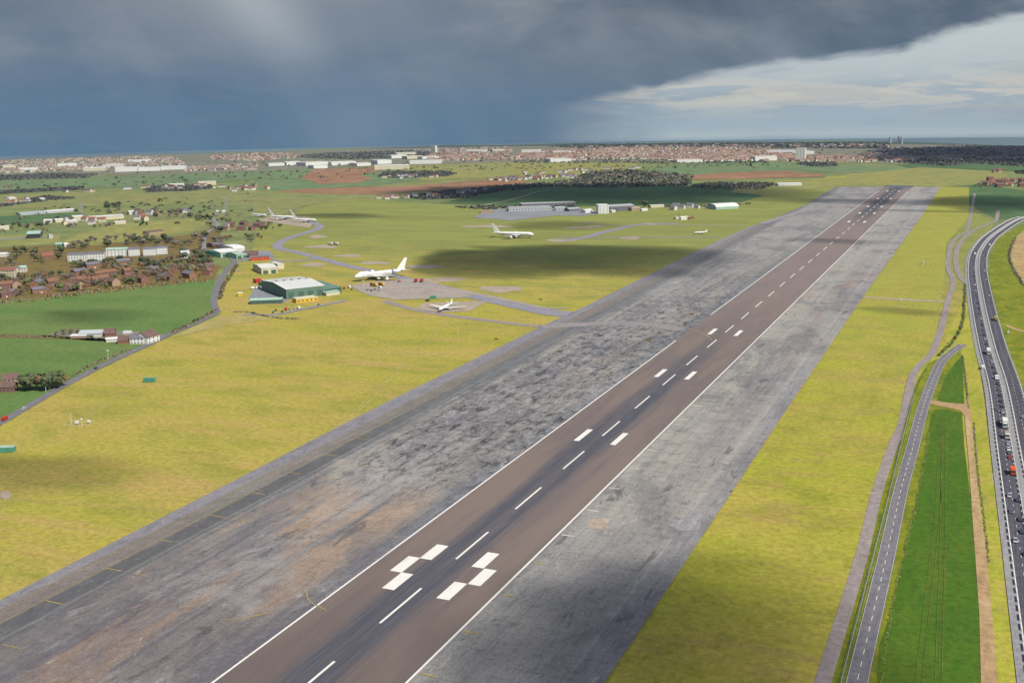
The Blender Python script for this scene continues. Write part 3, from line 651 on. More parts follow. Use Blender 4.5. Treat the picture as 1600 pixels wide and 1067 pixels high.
def crown_mesh(seed, mat, n=240, lobes=6, leaf=.16, squash=.85):
    """unit crown (radius ~.5, height 0..1): leaf clumps spread through several lobes"""
    rnd = random.Random(seed); bm = bmesh.new()
    L = [(Vector((rnd.uniform(-.24, .24), rnd.uniform(-.24, .24), rnd.uniform(.38, .72))), rnd.uniform(.2, .33)) for _ in range(lobes)]
    for _ in range(n):
        c, r = rnd.choice(L); d = Vector((rnd.gauss(0, 1), rnd.gauss(0, 1), rnd.gauss(0, 1))).normalized()
        p = c+d*r*rnd.uniform(.55, 1.05); p.z = max(.1, p.z*squash+.05); s = leaf*rnd.uniform(.5, 1)
        u = (d.orthogonal()+Vector((rnd.uniform(-.6, .6),)*3)).normalized(); w = d.cross(u).normalized(); u = (u+d*rnd.uniform(-.4, .4)).normalized()
        bm.faces.new([bm.verts.new(p+u*s*a+w*s*b_) for a, b_ in ((-.5, -.3), (.1, -.55), (.55, .1), (0, .5))])
    return bm_mesh(bm, mat)
def trunk_mesh():
    bm = bmesh.new(); tube(bm, (0, 0, 0), (.01, 0, .32), .03, 6, .022); tube(bm, (.01, 0, .3), (.14, .06, .62), .018, 5, .006); tube(bm, (.01, 0, .3), (-.12, .1, .66), .018, 5, .006); tube(bm, (.01, 0, .28), (0, -.13, .6), .016, 5, .006)
    return bm_mesh(bm, bark)
TRUNK = trunk_mesh()
CROWNS = {k: [crown_mesh(s, m, n_, lo, lf) for s in range(3)] for k, m, n_, lo, lf in (('e', leaf_d, 460, 7, .19), ('g', leaf_g, 420, 7, .18), ('b', leaf_b, 400, 8, .12), ('r', leaf_r, 400, 8, .13))}
TREE_GROUP = {'e': ('dark evergreen tree', 'evergreen_tree'), 'g': ('fresh green tree', 'leafy_tree'), 'b': ('bare brown tree', 'bare_tree'), 'r': ('russet twiggy tree', 'russet_tree')}
NT_ = [0]
def tree(p, h, w, kind, label, group=None):
    rnd = random.Random(NT_[0]*13+5); NT_[0] += 1
    t_ = thing(TREE_GROUP[kind][1], label, 'tree', p, rnd.uniform(0, 6.28), group); t_.scale = (w, w, h)
    link('crown', rnd.choice(CROWNS[kind]), t_); link('trunk', TRUNK, t_); return t_
def rand_in(poly):
    xs = [p[0] for p in poly]; ys = [p[1] for p in poly]
    while True:
        x, y = random.uniform(min(xs), max(xs)), random.uniform(min(ys), max(ys)); ins = False; n = len(poly)
        for i in range(n):
            (x1, y1), (x2, y2) = poly[i], poly[(i+1) % n]
            if (y1 > y) != (y2 > y) and x < (x2-x1)*(y-y1)/(y2-y1)+x1: ins = not ins
        if ins: return x, y
def mix_kind(s): return random.choice(s)
TREE_AREAS = [
 ([(0, 466), (130, 454), (260, 440), (328, 431), (328, 420), (250, 420), (150, 430), (0, 440)], 130, 'rrbbbbg', (5, 10), 'in the gardens of the brick housing estate'),  # pixel polygon, count, kinds, height range, place words
 ([(0, 440), (40, 428), (100, 430), (110, 412), (200, 405), (210, 425), (120, 440), (60, 447), (0, 452)], 64, 'eebbbgr', (6, 11), 'on the edge of the brick housing estate'),
 ([(210, 412), (330, 400), (335, 425), (230, 432)], 56, 'bbger', (7, 13), 'between the white barrack blocks and the housing estate'),
 ([(272, 385), (300, 372), (345, 360), (345, 395), (315, 405), (280, 400)], 26, 'bbbe', (8, 14), 'around the lane bend by the white blocks'),
 ([(100, 392), (110, 382), (180, 372), (270, 374), (270, 384), (180, 386)], 34, 'bbe', (8, 13), 'behind the long white barrack blocks'),
 ([(0, 408), (20, 390), (95, 392), (100, 410), (40, 416), (0, 418)], 22, 'beg', (7, 12), 'beside the houses at the left edge'),
 ([(205, 332), (300, 330), (350, 345), (365, 352), (335, 360), (300, 342), (212, 338)], 40, 'bbeg', (7, 12), 'in the curving belt past the olive field'),
 ([(160, 322), (190, 319), (192, 325), (160, 327)], 9, 'e', (10, 14), 'in the small plantation above the olive field'),
 ([(0, 355), (60, 350), (120, 350), (60, 358), (0, 361)], 12, 'eb', (7, 11), 'by the white sheds at the far left'),
 ([(170, 374), (240, 368), (240, 374), (172, 379)], 8, 'b', (9, 12), 'standing in a row at the edge of the olive field'),
 ([(400, 345), (440, 350), (450, 358), (400, 362)], 8, 'be', (6, 9), 'near the parked jets on the far pad'),
 ([(340, 372), (400, 368), (420, 376), (345, 385)], 12, 'bgr', (6, 9), 'beyond the pale green industrial roofs'),
]
for poly, n, kinds, (h0, h1), where in TREE_AREAS:
    for _ in range(n):
        p = G(*rand_in(poly)); k = mix_kind(kinds); h = random.uniform(h0, h1)
        tree(p, h, h*random.uniform(.8, 1.15), k, TREE_GROUP[k][0]+' '+where, 'trees '+where)
for i, (x, y, k, h, lab) in enumerate(((38, 608, 'g', 9, 'small green tree at the left end of the clump behind the brick house by the lane'), (48, 609, 'e', 14, 'tall dark evergreen, second from the left in the clump by the lane'), (57, 610, 'e', 15, 'broad dark evergreen behind the white lamp post by the lane'),
     (66, 610, 'r', 13.5, 'russet tree in the middle of the clump by the lane'), (77, 609, 'e', 15, 'dark evergreen right of the white lamp post by the lane'), (88, 607, 'e', 14, 'dark evergreen near the right end of the clump by the lane'), (97, 603, 'r', 12, 'russet tree at the right end of the clump by the lane'))):
    tree(G(x, y), h, h*1.1, k, lab)
for i, (x, y, h) in enumerate(((88, 524, 5), (100, 523, 7), (112, 522, 6), (122, 520, 6))):
    tree(G(x, y), h, h, 'b', ['low bare tree at the left end of the farmyard', 'bare tree second from the left by the farm sheds', 'bare tree beside the white farm shed roof', 'bare tree touching the left end of the white farm shed'][i])
tree(G(1007, 325), 17, 15, 'e', 'round dark tree behind the airport buildings right of the tall white block')
# hedges: clumpy stuff along lines
def clump_mesh(pts_, mat_list, r0, r1, z0=0, tri=7, sq=.7):
    bm = bmesh.new()
    for p in pts_:
        r = random.uniform(r0, r1); mi = random.randrange(len(mat_list))
        for _ in range(tri):
            d = Vector((random.gauss(0, 1), random.gauss(0, 1), abs(random.gauss(0, .8)))).normalized()
            q = Vector(p)+Vector((d.x*r, d.y*r, d.z*r*sq*1.3+.2)); u = (d.orthogonal()+Vector((random.uniform(-.7, .7),)*3)).normalized(); w = d.cross(u).normalized(); s = r*random.uniform(.7, 1.25)
            f = bm.faces.new([bm.verts.new(q+u*s*a+w*s*b_) for a, b_ in ((-.5, -.3), (.1, -.55), (.55, .1), (0, .5))]); f.material_index = mi
    return bm_mesh(bm, mat_list)
def along(px, step, wob=1.):
    path = smooth_path([G(*p) for p in px], 6); out = []
    for a, c_ in zip(path, path[1:]):
        L = (c_-a).length; n = max(1, int(L/step))
        for k in range(n):
            q = a.lerp(c_, k/n)+Vector((random.uniform(-wob, wob), random.uniform(-wob, wob), 0)); out.append((q.x, q.y, surf(q.x, q.y)))
    return out
def hedge(name, px, mats, r0, r1, step, label, wob=1., cat='hedge'):
    o = link(name, clump_mesh(along(px, step, wob), mats, r0, r1, tri=10)); tag(o, label, cat, kind=None); return o
hedge('hedge', [(115, 588), (150, 568), (185, 554), (205, 546)], [leaf_b, leaf_g], .8, 1.6, 1.2, 'brown hedge on the field side of the lane below the white farmhouse')
hedge('hedge', [(268, 521), (300, 506), (328, 491), (338, 484)], [leaf_r, leaf_g, leaf_b], 1., 2.2, 1.3, 'russet hedge along the lane between the white farmhouse and the road bend')
hedge('hedge', [(0, 525), (60, 527), (130, 528), (205, 533)], [leaf_b, leaf_g], .7, 1.3, 1.6, 'thin hedge dividing the two green fields left of the farm')
hedge('hedge', [(0, 474), (60, 470), (130, 461), (200, 453), (262, 446), (325, 440)], [leaf_g, leaf_r], 1.2, 2.4, 2.2, 'yellow-green hedge between the brick estate and the big green field', 2.5)
hedge('hedge', [(0, 471), (60, 466), (130, 457), (200, 449), (262, 443), (325, 437)], [leaf_r, leaf_b], 1.2, 2.6, 2.4, 'russet hedge right under the brick estate houses', 3)
hedge('hedge', [(343, 468), (349, 448), (362, 428), (371, 414)], [leaf_r, leaf_b, leaf_g], 1., 2.2, 1.6, 'brown hedge on the right of the lane up to the pale green sheds')
hedge('hedge', [(366, 488), (385, 488), (410, 494), (440, 498), (470, 499)], [leaf_b, leaf_g], .8, 1.6, 1.6, 'scrubby hedge below the long green shed')
hedge('hedge', [(1504, 556), (1509, 600), (1513, 640)], [leaf_b, leaf_g], .4, .8, 1.0, 'dark scrub line between the small green field and the carriageway verge', .4)
hedge('hedge', [(1508, 445), (1506, 480), (1502, 510), (1488, 535), (1465, 558)], [leaf_g, leaf_d], .5, 1.3, 1.6, 'dark scrub curving beside the perimeter track near the carriageway', 1)
hedge('hedge', [(1372, 1110), (1390, 965), (1415, 855), (1436, 762), (1452, 670)], [leaf_y], .3, .6, 1.0, 'bright green hedge between the old road and the crop field', .5)
hedge('hedge', [(1545, 880), (1536, 800), (1528, 740), (1521, 660)], [leaf_b], .3, .6, 1.2, 'low dark scrub on the right side of the dirt track', .3)
hedge('hedge', [(1586, 372), (1577, 400), (1586, 425), (1600, 447)], [leaf_g, leaf_b], .8, 1.6, 2, 'dark hedge round the bare field beyond the carriageway', 1)
# distant woods: uncountable
def wood(poly, n, mats, r0, r1, name='woodland'):
    pts_ = [G(*rand_in(poly)) for _ in range(int(n*1.9))]
    o = link(name, clump_mesh(pts_, mats+[wood_g], r0*.45, r1*.55, tri=9, sq=.42)); o['kind'] = 'stuff'
    tag(o, None); return o
wood_g = leafmat('far_wood_grey', (.062, .060, .056), (.085, .080, .072)); wood_d = leafmat('far_wood_dark', (.036, .044, .034), (.055, .062, .046))
WOODS = [
 ([(-60, 280), (0, 276), (90, 272), (150, 274), (130, 279), (0, 282), (-60, 285)], 700, [wood_g, wood_d], 8, 15, 'dark belt of bare woodland at the left below the far town'),
 ([(-40, 302), (0, 299), (128, 292), (130, 297), (60, 300), (0, 304)], 320, [wood_d, wood_g], 6, 11, 'dark wood belt across the far left fields'),
 ([(225, 297), (240, 291), (330, 290), (330, 295), (300, 299), (230, 301)], 260, [wood_d, wood_g], 6, 10, 'wood around the farm buildings in the far left fields'),
 ([(590, 277), (600, 269), (700, 268), (712, 272), (700, 276), (620, 279)], 420, [wood_g, wood_d], 7, 12, 'purple-brown wood above the ploughed fields'),
 ([(640, 308), (700, 298), (800, 290), (850, 286), (860, 292), (780, 300), (730, 309), (660, 313)], 520, [wood_d, wood_g], 7, 12, 'dark village trees in the shaded band left of centre'),
 ([(830, 291), (890, 282), (930, 268), (1000, 266), (1085, 275), (1075, 282), (1080, 290), (980, 293), (900, 293)], 620, [wood_g, wood_d, leaf_d, leaf_b], 8, 15, 'big dark blue-grey wood in the shaded band beyond the airport'),
 ([(1080, 292), (1100, 286), (1200, 286), (1210, 289), (1190, 296), (1100, 296)], 200, [wood_d, wood_g, leaf_d, leaf_b], 6, 12, 'dark wood right of the big shaded wood'),
 ([(1245, 258), (1250, 254), (1305, 255), (1308, 260), (1280, 261)], 160, [wood_d, wood_g], 7, 12, 'dark wood below the tall cream tower block'),
 ([(1340, 246), (1400, 234), (1500, 228), (1620, 230), (1620, 262), (1520, 256), (1480, 260), (1400, 254)], 2100, [wood_g, wood_g, wood_d], 8, 15, 'bluish wooded suburbs at the far right'),
 ([(1585, 268), (1620, 266), (1620, 272), (1590, 272)], 90, [wood_d], 5, 9, 'dark trees by the village at the right edge'),
 ([(440, 246), (500, 240), (620, 236), (700, 236), (700, 242), (560, 250)], 600, [wood_g, wood_d], 8, 14, 'far woods between the white industrial sheds and the coast'),
 ([(850, 229), (900, 225.5), (1100, 224.5), (1390, 223), (1390, 233), (1100, 231), (900, 232)], 1300, [wood_d, wood_g], 8, 16, 'dark wooded ridge on the skyline behind the red-roofed town'),
 ([(700, 324), (760, 322), (900, 322), (900, 325), (760, 328)], 110, [wood_d, wood_g], 4, 8, 'hedge trees behind the airport terminal'),
 ([(1020, 322), (1110, 320), (1180, 318), (1120, 324), (1040, 325)], 70, [wood_g, wood_d], 3, 6, 'scrub behind the grey terminal sheds'),
 ([(1520, 293), (1530, 286), (1600, 280), (1600, 286), (1560, 294)], 70, [wood_g, leaf_g], 4, 7, 'garden trees of the village at the right edge'),
 ([(800, 252), (1000, 247), (1200, 252), (1200, 256), (1000, 256), (800, 256)], 260, [wood_d, wood_g], 5, 10, 'tree belt along the near edge of the red-roofed town'),
 ([(-20, 320), (20, 318), (70, 306), (120, 310), (60, 316), (0, 324)], 160, [wood_d, wood_g], 5, 9, 'trees round the hamlet at the far left'),
]
for poly, n, mats, r0, r1, lab in WOODS:
    o = wood(poly, n, mats, r0, r1); o['label'] = lab
def speckle(polys, n):    # scattered hedgerow trees all over the far country
    pts_ = [G(*rand_in(random.choice(polys))) for _ in range(n)]
    o = link('hedgerow_trees', clump_mesh(pts_, [leaf_d, leaf_b, leaf_b, leaf_g], 3, 7, tri=8)); o['kind'] = 'stuff'; o['label'] = 'scattered hedgerow trees over the far fields'
speckle([[(0, 330), (400, 300), (400, 345), (0, 365)], [(0, 285), (600, 262), (600, 275), (0, 300)], [(600, 262), (1300, 256), (1300, 262), (600, 268)], [(0, 258), (1500, 232), (1500, 250), (0, 275)], [(0, 258), (1500, 232), (1500, 250), (0, 275)]], 520)

# ------------------------------------------------------------------ houses
def house_geo(bm, w, d, h, rh, mw_, mr, mwin=None, x=0, y=0, z=0, rz=0, chim=False):
    c_, s_ = math.cos(rz), math.sin(rz)
    def T(a, b_, c): return (x+a*c_-b_*s_, y+a*s_+b_*c_, z+c)
    W2, D2 = w/2, d/2; e = .35
    v = [bm.verts.new(T(*p)) for p in ((-W2,-D2,0),(W2,-D2,0),(W2,D2,0),(-W2,D2,0),(-W2,-D2,h),(W2,-D2,h),(W2,D2,h),(-W2,D2,h),(-W2,0,h+rh),(W2,0,h+rh))]
    for f in ((0,1,5,4),(2,3,7,6)): bm.faces.new([v[i] for i in f]).material_index = mw_
    bm.faces.new([v[i] for i in (1,2,6,9,5)]).material_index = mw_; bm.faces.new([v[i] for i in (3,0,4,8,7)]).material_index = mw_
    k = .12
    r = [bm.verts.new(T(*p)) for p in ((-W2-e,-D2-e,h+k-e*rh/D2),(W2+e,-D2-e,h+k-e*rh/D2),(W2+e,0,h+rh+k),(-W2-e,0,h+rh+k),(W2+e,D2+e,h+k-e*rh/D2),(-W2-e,D2+e,h+k-e*rh/D2))]
    bm.faces.new([r[i] for i in (0,1,2,3)]).material_index = mr; bm.faces.new([r[i] for i in (3,2,4,5)]).material_index = mr
PARTS = {}
def house_proto(key, wallm, roofm, w, d, h, rh, wins):
    bm = bmesh.new(); house_geo(bm, w, d, h, rh, 0, 0)
    bm.faces.ensure_lookup_table(); nf = len(bm.faces)
    bmr = bm.copy()
    bmesh.ops.delete(bm, geom=[bm.faces[i] for i in (nf-2, nf-1)], context='FACES')
    bmr.faces.ensure_lookup_table(); bmesh.ops.delete(bmr, geom=[bmr.faces[i] for i in range(nf-2)], context='FACES')
    bmesh.ops.solidify(bmr, geom=bmr.faces[:], thickness=-.12)
    wall = bm_mesh(bm, wallm); roof = bm_mesh(bmr, roofm)
    bc = bmesh.new(); box(bc, w*.3, w*.3+.8, -.4, .4, h+rh*.4, h+rh+1.1); chim = bm_mesh(bc, brick)
    bw = bmesh.new(); box(bw, -.6, .6, -.04, .04, -.6, .6); win = bm_mesh(bw, winm)
    bd = bmesh.new(); box(bd, -.5, .5, -.04, .04, 0, 2.1); door = bm_mesh(bd, wht)
    PARTS[key] = (wall, roof, chim, win, door, w, d, h, wins)
house_proto('brick_brown', brick, tile_b, 11, 8, 5, 2.6, 3); house_proto('brick_grey', brick2, tile_g, 15, 8, 5, 2.4, 4)
house_proto('buff_brown', brick3, tile_b, 10, 8, 5, 2.8, 3); house_proto('white_grey', offwhite, tile_g, 10, 8, 5, 2.8, 3)
house_proto('white_red', offwhite, tile_r, 10, 8, 5, 2.8, 3); house_proto('terrace', brick, tile_o, 24, 8, 5, 2.4, 7)
house_proto('brick_red', brick, tile_o, 9, 8, 5, 2.8, 3)
house_proto('cream_red', cream, tile_r, 10, 8, 5, 2.8, 3)
HN = {'brick_red': 'small brick house with terracotta roof', 'brick_brown': 'red brick house with brown roof', 'brick_grey': 'orange brick house with slate roof', 'buff_brown': 'buff brick house with brown roof', 'white_grey': 'white house with grey slate roof', 'white_red': 'white house with red tiled roof', 'terrace': 'long brick terrace with terracotta roof', 'cream_red': 'cream house with red tiled roof'}
HM = {'brick_red': 'brick_house', 'brick_brown': 'brick_house', 'brick_grey': 'brick_house', 'buff_brown': 'brick_house', 'white_grey': 'white_house', 'white_red': 'white_house', 'terrace': 'terraced_house', 'cream_red': 'white_house'}
HN['terrace'] = 'long terrace with terracotta roof'
def house(p, key, rz, where, parts=True, sc=1., group=None):
    wall, roof, chim, win, door, w, d, h, wins = PARTS[key]
    t_ = thing(HM[key], HN[key]+' '+where, 'house', p, rz, group); t_.scale = (sc,)*3
    wo_ = link('wall', wall, t_); ro = link('roof', roof, t_)
    if parts:
        link('chimney', chim, ro)
        for k in range(wins):
            for z in (1.4, 3.8):
                if z < 2 and k == wins//2: continue
                link('window', win, wo_, (-w/2+w*(k+.5)/wins, -d/2-.03, z))
        link('door', door, wo_, (-w/2+w*(wins//2+.5)/wins, -d/2-.03, 0))
    return t_
# brick estate: rows facing the camera
rowsE = [(a_, (max(1, int(n_*.8)) if k_ < 3 else max(1, int(n_*.6))), r_) for k_, (a_, n_, r_) in enumerate([([(0, 464), (60, 458), (130, 450)], 8, .2), ([(0, 452), (70, 447), (140, 441)], 8, .2), ([(110, 446), (160, 441), (215, 436)], 8, .15), ([(150, 434), (205, 428), (250, 424)], 6, .15), ([(170, 448), (215, 442), (262, 437)], 6, .1),
         ([(262, 437), (300, 433), (326, 429)], 6, .1), ([(258, 427), (300, 423), (330, 420)], 5, .1), ([(60, 436), (100, 432), (140, 428)], 4, .2), ([(130, 420), (170, 416), (220, 413)], 4, .2), ([(10, 430), (40, 424)], 2, .2), ([(60, 405), (95, 400)], 3, .2)])]
for px, n, _ in rowsE:
    path = smooth_path([G(*q) for q in px], 6)
    for k in range(n):
        f = (k+.5)/n*(len(path)-1); i = int(f); q = path[i].lerp(path[min(i+1, len(path)-1)], f-i); d = (path[min(i+1, len(path)-1)]-path[i]).normalized() if i+1 < len(path) else Vector((1, 0, 0))
        key = random.choice(['brick_brown', 'brick_brown', 'brick_red', 'brick_grey', 'terrace', 'buff_brown', 'brick_grey', 'brick_red'])
        q = q+Vector((random.uniform(-6, 6), random.uniform(-7, 7), 0))
        house((q.x, q.y, 0), key, math.atan2(d.y, d.x)+random.choice([0, .35, -.3, 1.57, .15, 1.2]), 'in the brick estate above the green field', sc=random.uniform(.95, 1.2), group='houses of the brick estate')
for poly, n, keys, where in (
  ([(340, 350), (380, 345), (420, 352), (410, 360), (345, 366)], 8, ['buff_brown', 'brick_brown', 'white_grey'], 'beyond the pale green industrial roofs'),
  ([(80, 345), (200, 340), (250, 344), (200, 350), (90, 352)], 10, ['white_grey', 'cream_red'], 'among the white sheds beyond the olive field'),
  ([(205, 334), (290, 330), (300, 336), (215, 341)], 9, ['white_grey', 'buff_brown'], 'in the tree belt beyond the olive field'),
  ([(0, 322), (60, 318), (60, 312), (0, 314)], 6, ['white_grey', 'cream_red'], 'in the hamlet at the far left'),
  ([(1530, 289), (1545, 281), (1600, 284), (1605, 294), (1560, 293)], 26, ['white_red', 'buff_brown', 'cream_red', 'brick_brown'], 'in the village at the right edge'),
  ([(1540, 272), (1545, 267), (1568, 266), (1568, 271)], 5, ['buff_brown', 'brick_brown'], 'in the hamlet above the right-hand village'),
  ([(570, 309), (640, 306), (700, 308), (700, 312), (600, 312)], 12, ['white_red', 'brick_brown', 'white_grey'], 'in the village below the ploughed fields'),
  ([(715, 300), (765, 298), (765, 304), (715, 305)], 7, ['white_grey'], 'in the shaded village left of the dark field'),
  ([(330, 300), (380, 290), (440, 296), (400, 300)], 10, ['white_grey', 'buff_brown', 'cream_red'], 'in the hamlet among the far left fields'),
  ([(1010, 326), (1130, 324), (1120, 328), (1020, 330)], 6, ['buff_brown', 'white_grey'], 'between the round tree and the green barn'),
  ([(380, 405), (392, 398), (405, 400), (398, 408)], 3, ['brick_brown'], 'beside the pale green industrial roofs')):
    for _ in range(n):
        p = G(*rand_in(poly)); house(p, random.choice(keys), random.uniform(-.5, .8), where, parts=False, sc=random.uniform(.9, 1.25), group='houses '+where)
# distant towns, more houses than anyone could count
def town(name, label, polys, roofs, walls, size=(8, 14)):
    mats = roofs+walls; bm = bmesh.new()
    for poly, n in polys:
        for _ in range(n):
            p = G(*rand_in(poly)); w = random.uniform(*size)*random.choice([1, 1, 1.6, 2.4])
            house_geo(bm, w, random.uniform(7, 10), random.uniform(4.5, 6.5), random.uniform(2, 3), len(roofs)+random.randrange(len(walls)), random.randrange(len(roofs)), x=p.x, y=p.y, z=p.z-1, rz=random.uniform(-.9, .9))
    o = link(name, bm_mesh(bm, mats)); o['kind'] = 'stuff'; o['label'] = label; return o
town('distant_houses', 'red-roofed town stretching across the skyline right of centre', [([(800, 250), (820, 236), (960, 231), (1120, 231), (1210, 234), (1240, 244), (1200, 252), (1100, 253), (1000, 249), (900, 251)], 1700), ([(1200, 252), (1200, 238), (1240, 244), (1320, 244), (1440, 247), (1420, 254), (1300, 254)], 260)], [tile_p, tile_o, tile_q, tile_p], [cream, offwhite, cream, brick3, wht])
town('distant_houses', 'pinkish town on the skyline at the far left', [([(-40, 256), (0, 252), (180, 246), (270, 245), (290, 258), (110, 266), (0, 272), (-40, 276)], 800), ([(290, 262), (400, 256), (400, 266), (290, 268)], 120)], [tile_q, tile_p, tile_q], [cream, offwhite, cream, brick3])
town('distant_houses', 'reddish suburb above the white industrial sheds left of centre', [([(330, 244), (400, 239), (460, 240), (470, 246), (400, 252), (330, 250)], 240), ([(680, 240), (800, 234), (800, 250), (690, 252), (660, 246)], 330)], [tile_p, tile_q, tile_o], [cream, brick3, offwhite])
town('distant_houses', 'shaded grey-blue suburb at the far right', [([(1330, 243), (1400, 231), (1500, 229), (1620, 233), (1620, 250), (1500, 252), (1400, 250)], 520)], [tile_g, tile_b], [offwhite, brick3, cream])
town('distant_houses', 'thin line of houses on the wooded skyline ridge', [([(900, 230), (1100, 227), (1390, 225), (1390, 231), (1100, 232)], 160), ([(640, 236), (700, 232), (800, 230), (800, 234), (690, 240)], 160)], [tile_g, tile_q, tile_p], [offwhite, brick3, cream])
town('distant_houses', 'scattered farms and cottages over the far fields', [([(760, 281), (830, 276), (900, 275), (900, 279), (790, 284)], 50), ([(800, 270), (1000, 262), (1000, 268), (800, 276)], 20), ([(100, 300), (400, 285), (400, 292), (100, 304)], 20), ([(600, 276), (690, 274), (690, 278), (600, 280)], 14)], [tile_g, tile_o, tile_b], [offwhite, cream])

# ------------------------------------------------------------------ larger buildings, placed by their visible front corners
WINB = {}
def building(name, label, a, b_, depth, h, wallm, roofm, roof='flat', rh=1.5, rows=0, cols=0, side_cols=0, cat='building', doors=0, group=None, stripes=None, door_m=None):
    pa, pb = G(*a), G(*b_); v = pb-pa; v.z = 0; w = v.length; ang = math.atan2(v.y, v.x); base = Vector((pa.x, pa.y, min(pa.z, pb.z)-.5))
    t_ = thing(name, label, cat, base, ang, group)
    H = h+.5; bm = bmesh.new(); D = depth; ridge = []
    def F4(*q): bm.faces.new([bm.verts.new(p) for p in q])
    F4((0,0,0),(w,0,0),(w,0,H),(0,0,H)); F4((w,D,0),(0,D,0),(0,D,H),(w,D,H))
    if roof == 'gable':      # ridge along the front
        F4((w,0,0),(w,D,0),(w,D,H),(w,D/2,H+rh),(w,0,H)); F4((0,D,0),(0,0,0),(0,0,H),(0,D/2,H+rh),(0,D,H))
    elif roof == 'barrel':
        prof = [(D*(.5-.5*math.cos(math.pi*k/8)), H+rh*math.sin(math.pi*k/8)) for k in range(9)]
        F4((w,0,0),(w,D,0),*[(w,y,z) for y, z in prof[::-1]]); F4((0,D,0),(0,0,0),*[(0,y,z) for y, z in prof])
    else:
        F4((w,0,0),(w,D,0),(w,D,H),(w,0,H)); F4((0,D,0),(0,0,0),(0,0,H),(0,D,H))
    if roof == 'flat': F4((0,0,H-.01),(w,0,H-.01),(w,D,H-.01),(0,D,H-.01))
    if roof == 'gable_front':
        F4((0,-.0,H),(w,0,H),(w/2,0,H+rh)); F4((w,D,H),(0,D,H),(w/2,D,H+rh))
    wall = link('wall', bm_mesh(bm, wallm), t_)
    bm = bmesh.new(); e = .4
    if roof == 'flat':
        for q in ((-.15,w+.15,-.15,.25),(-.15,w+.15,D-.25,D+.15),(-.15,.25,.25,D-.25),(w-.25,w+.15,.25,D-.25)): box(bm, *q, H-.2, H+.6)
        box(bm, .25, w-.25, .25, D-.25, H, H+.2)
    else:
        if roof == 'gable': prof = [(-e, H-e*rh/(D/2)), (D/2, H+rh), (D+e, H-e*rh/(D/2))]; ax = 0
        elif roof == 'barrel': ax = 0
        elif roof == 'mono': prof = [(-e, H), (D+e, H+rh)]; ax = 0
        else: prof = [(-e, H-e*rh/(w/2)), (w/2, H+rh), (w+e, H-e*rh/(w/2))]; ax = 1
        L0, L1 = (-e, w+e) if ax == 0 else (-e, D+e)
        def P(l, q): return (l, q[0], q[1]+.1) if ax == 0 else (q[0], l, q[1]+.1)
        for q, r_ in zip(prof, prof[1:]):
            bm.faces.new([bm.verts.new(x_) for x_ in (P(L0, q), P(L1, q), P(L1, r_), P(L0, r_))])
        bmesh.ops.remove_doubles(bm, verts=bm.verts[:], dist=.001)
        bmesh.ops.solidify(bm, geom=bm.faces[:], thickness=.25)
    ro = link('roof', bm_mesh(bm, roofm), t_)
    def unit(kw, kh, m):
        key = (round(kw, 1), round(kh, 1), m.name)
        if key not in WINB:
            bq = bmesh.new(); box(bq, -kw/2, kw/2, -.06, .06, 0, kh); WINB[key] = bm_mesh(bq, m)
        return WINB[key]
    sh = h/max(rows, 1)
    for r_ in range(rows):
        for c in range(cols):
            link('window', unit(min(1.5, w/cols*.42), sh*.38, winm), wall, (w*(c+.5)/cols, -.05, .5+sh*(r_+.3)))
        for c in range(side_cols):
            o = link('window', unit(min(1.8, D/side_cols*.5), sh*.45, winm), wall, (w+.05, D*(c+.5)/side_cols, .5+sh*(r_+.3))); o.rotation_euler = (0, 0, math.pi/2)
    for k in range(doors):
        link('door', unit(min(6, w/doors*.7), h*.65, door_m or greend), wall, (w*(k+.5)/doors, -.08, .5))
    return t_
B = building
# hangar
B('hangar', 'large dark green hangar with bright white low-pitched roof beside the airliner apron', (448, 468), (508, 461.5), 78, 10.5, greenm, wht, 'gable', 2.6, doors=4, cat='hangar')
def roof_seams(t_, w, D, H, rh, n):
    bm = bmesh.new()
    for k in range(1, n):
        x_ = w*k/n
        for y0, y1, z0, z1 in ((-.4, D/2, H-.4*rh/(D/2), H+rh), (D+.4, D/2, H-.4*rh/(D/2), H+rh)): tube(bm, (x_, y0, z0+.42), (x_, y1, z1+.42), .12, 4)
    ro = [c_ for c_ in t_.children if c_.name.startswith('roof')][0]
    link('roof_seam', bm_mesh(bm, shedr), ro)
hg = bpy.data.objects['hangar']; wd_ = (G(508, 461.5)-G(448, 468)).length; roof_seams(hg, wd_, 78, 11, 2.6, 12)
for k in range(5):
    bm = bmesh.new(); box(bm, -1.1, 1.1, -1.1, 1.1, 0, 1.5); box(bm, -1.4, 1.4, -1.4, 1.4, 1.5, 1.8); o = link('roof_vent', bm_mesh(bm, shedr), hg, (wd_*(k+.5)/5, 39, 13.6))
B('lean_to', 'low green lean-to with grey-green roof on the right of the big hangar', (507, 461.5), (534, 457.5), 40, 6, greend, greenm, 'mono', 3)
B('annexe', 'small pale yellow-green annexe in front of the green lean-to', (510, 463), (531, 460), 7, 3.5, cream, tealp, 'mono', .6)
B('shed', 'long low green shed with pale roof in front of the hangar yard', (391, 476), (441, 474), 13, 4, greend, tealp, 'gable', 1.2, rows=1, cols=6)
B('yellow_building', 'low yellow building with white mast in front of the hangar', (463, 474), (497, 470), 10, 4, yellowm, cream, 'flat', rows=1, cols=5)
B('white_warehouse', 'cream-white warehouse with flat pale roof between hangar and red building', (409, 429), (434, 427), 46, 7, cream, offwhite, 'gable', 2, doors=2)
B('white_warehouse', 'smaller cream wing behind the cream-white warehouse', (434, 421), (444, 420), 24, 6, cream, offwhite, 'flat')
B('red_building', 'long low red building with grey annexe above the cream warehouse', (392, 408), (421, 406.5), 10, 5, orangem, tile_g, 'gable', 1.5, rows=1, cols=6)
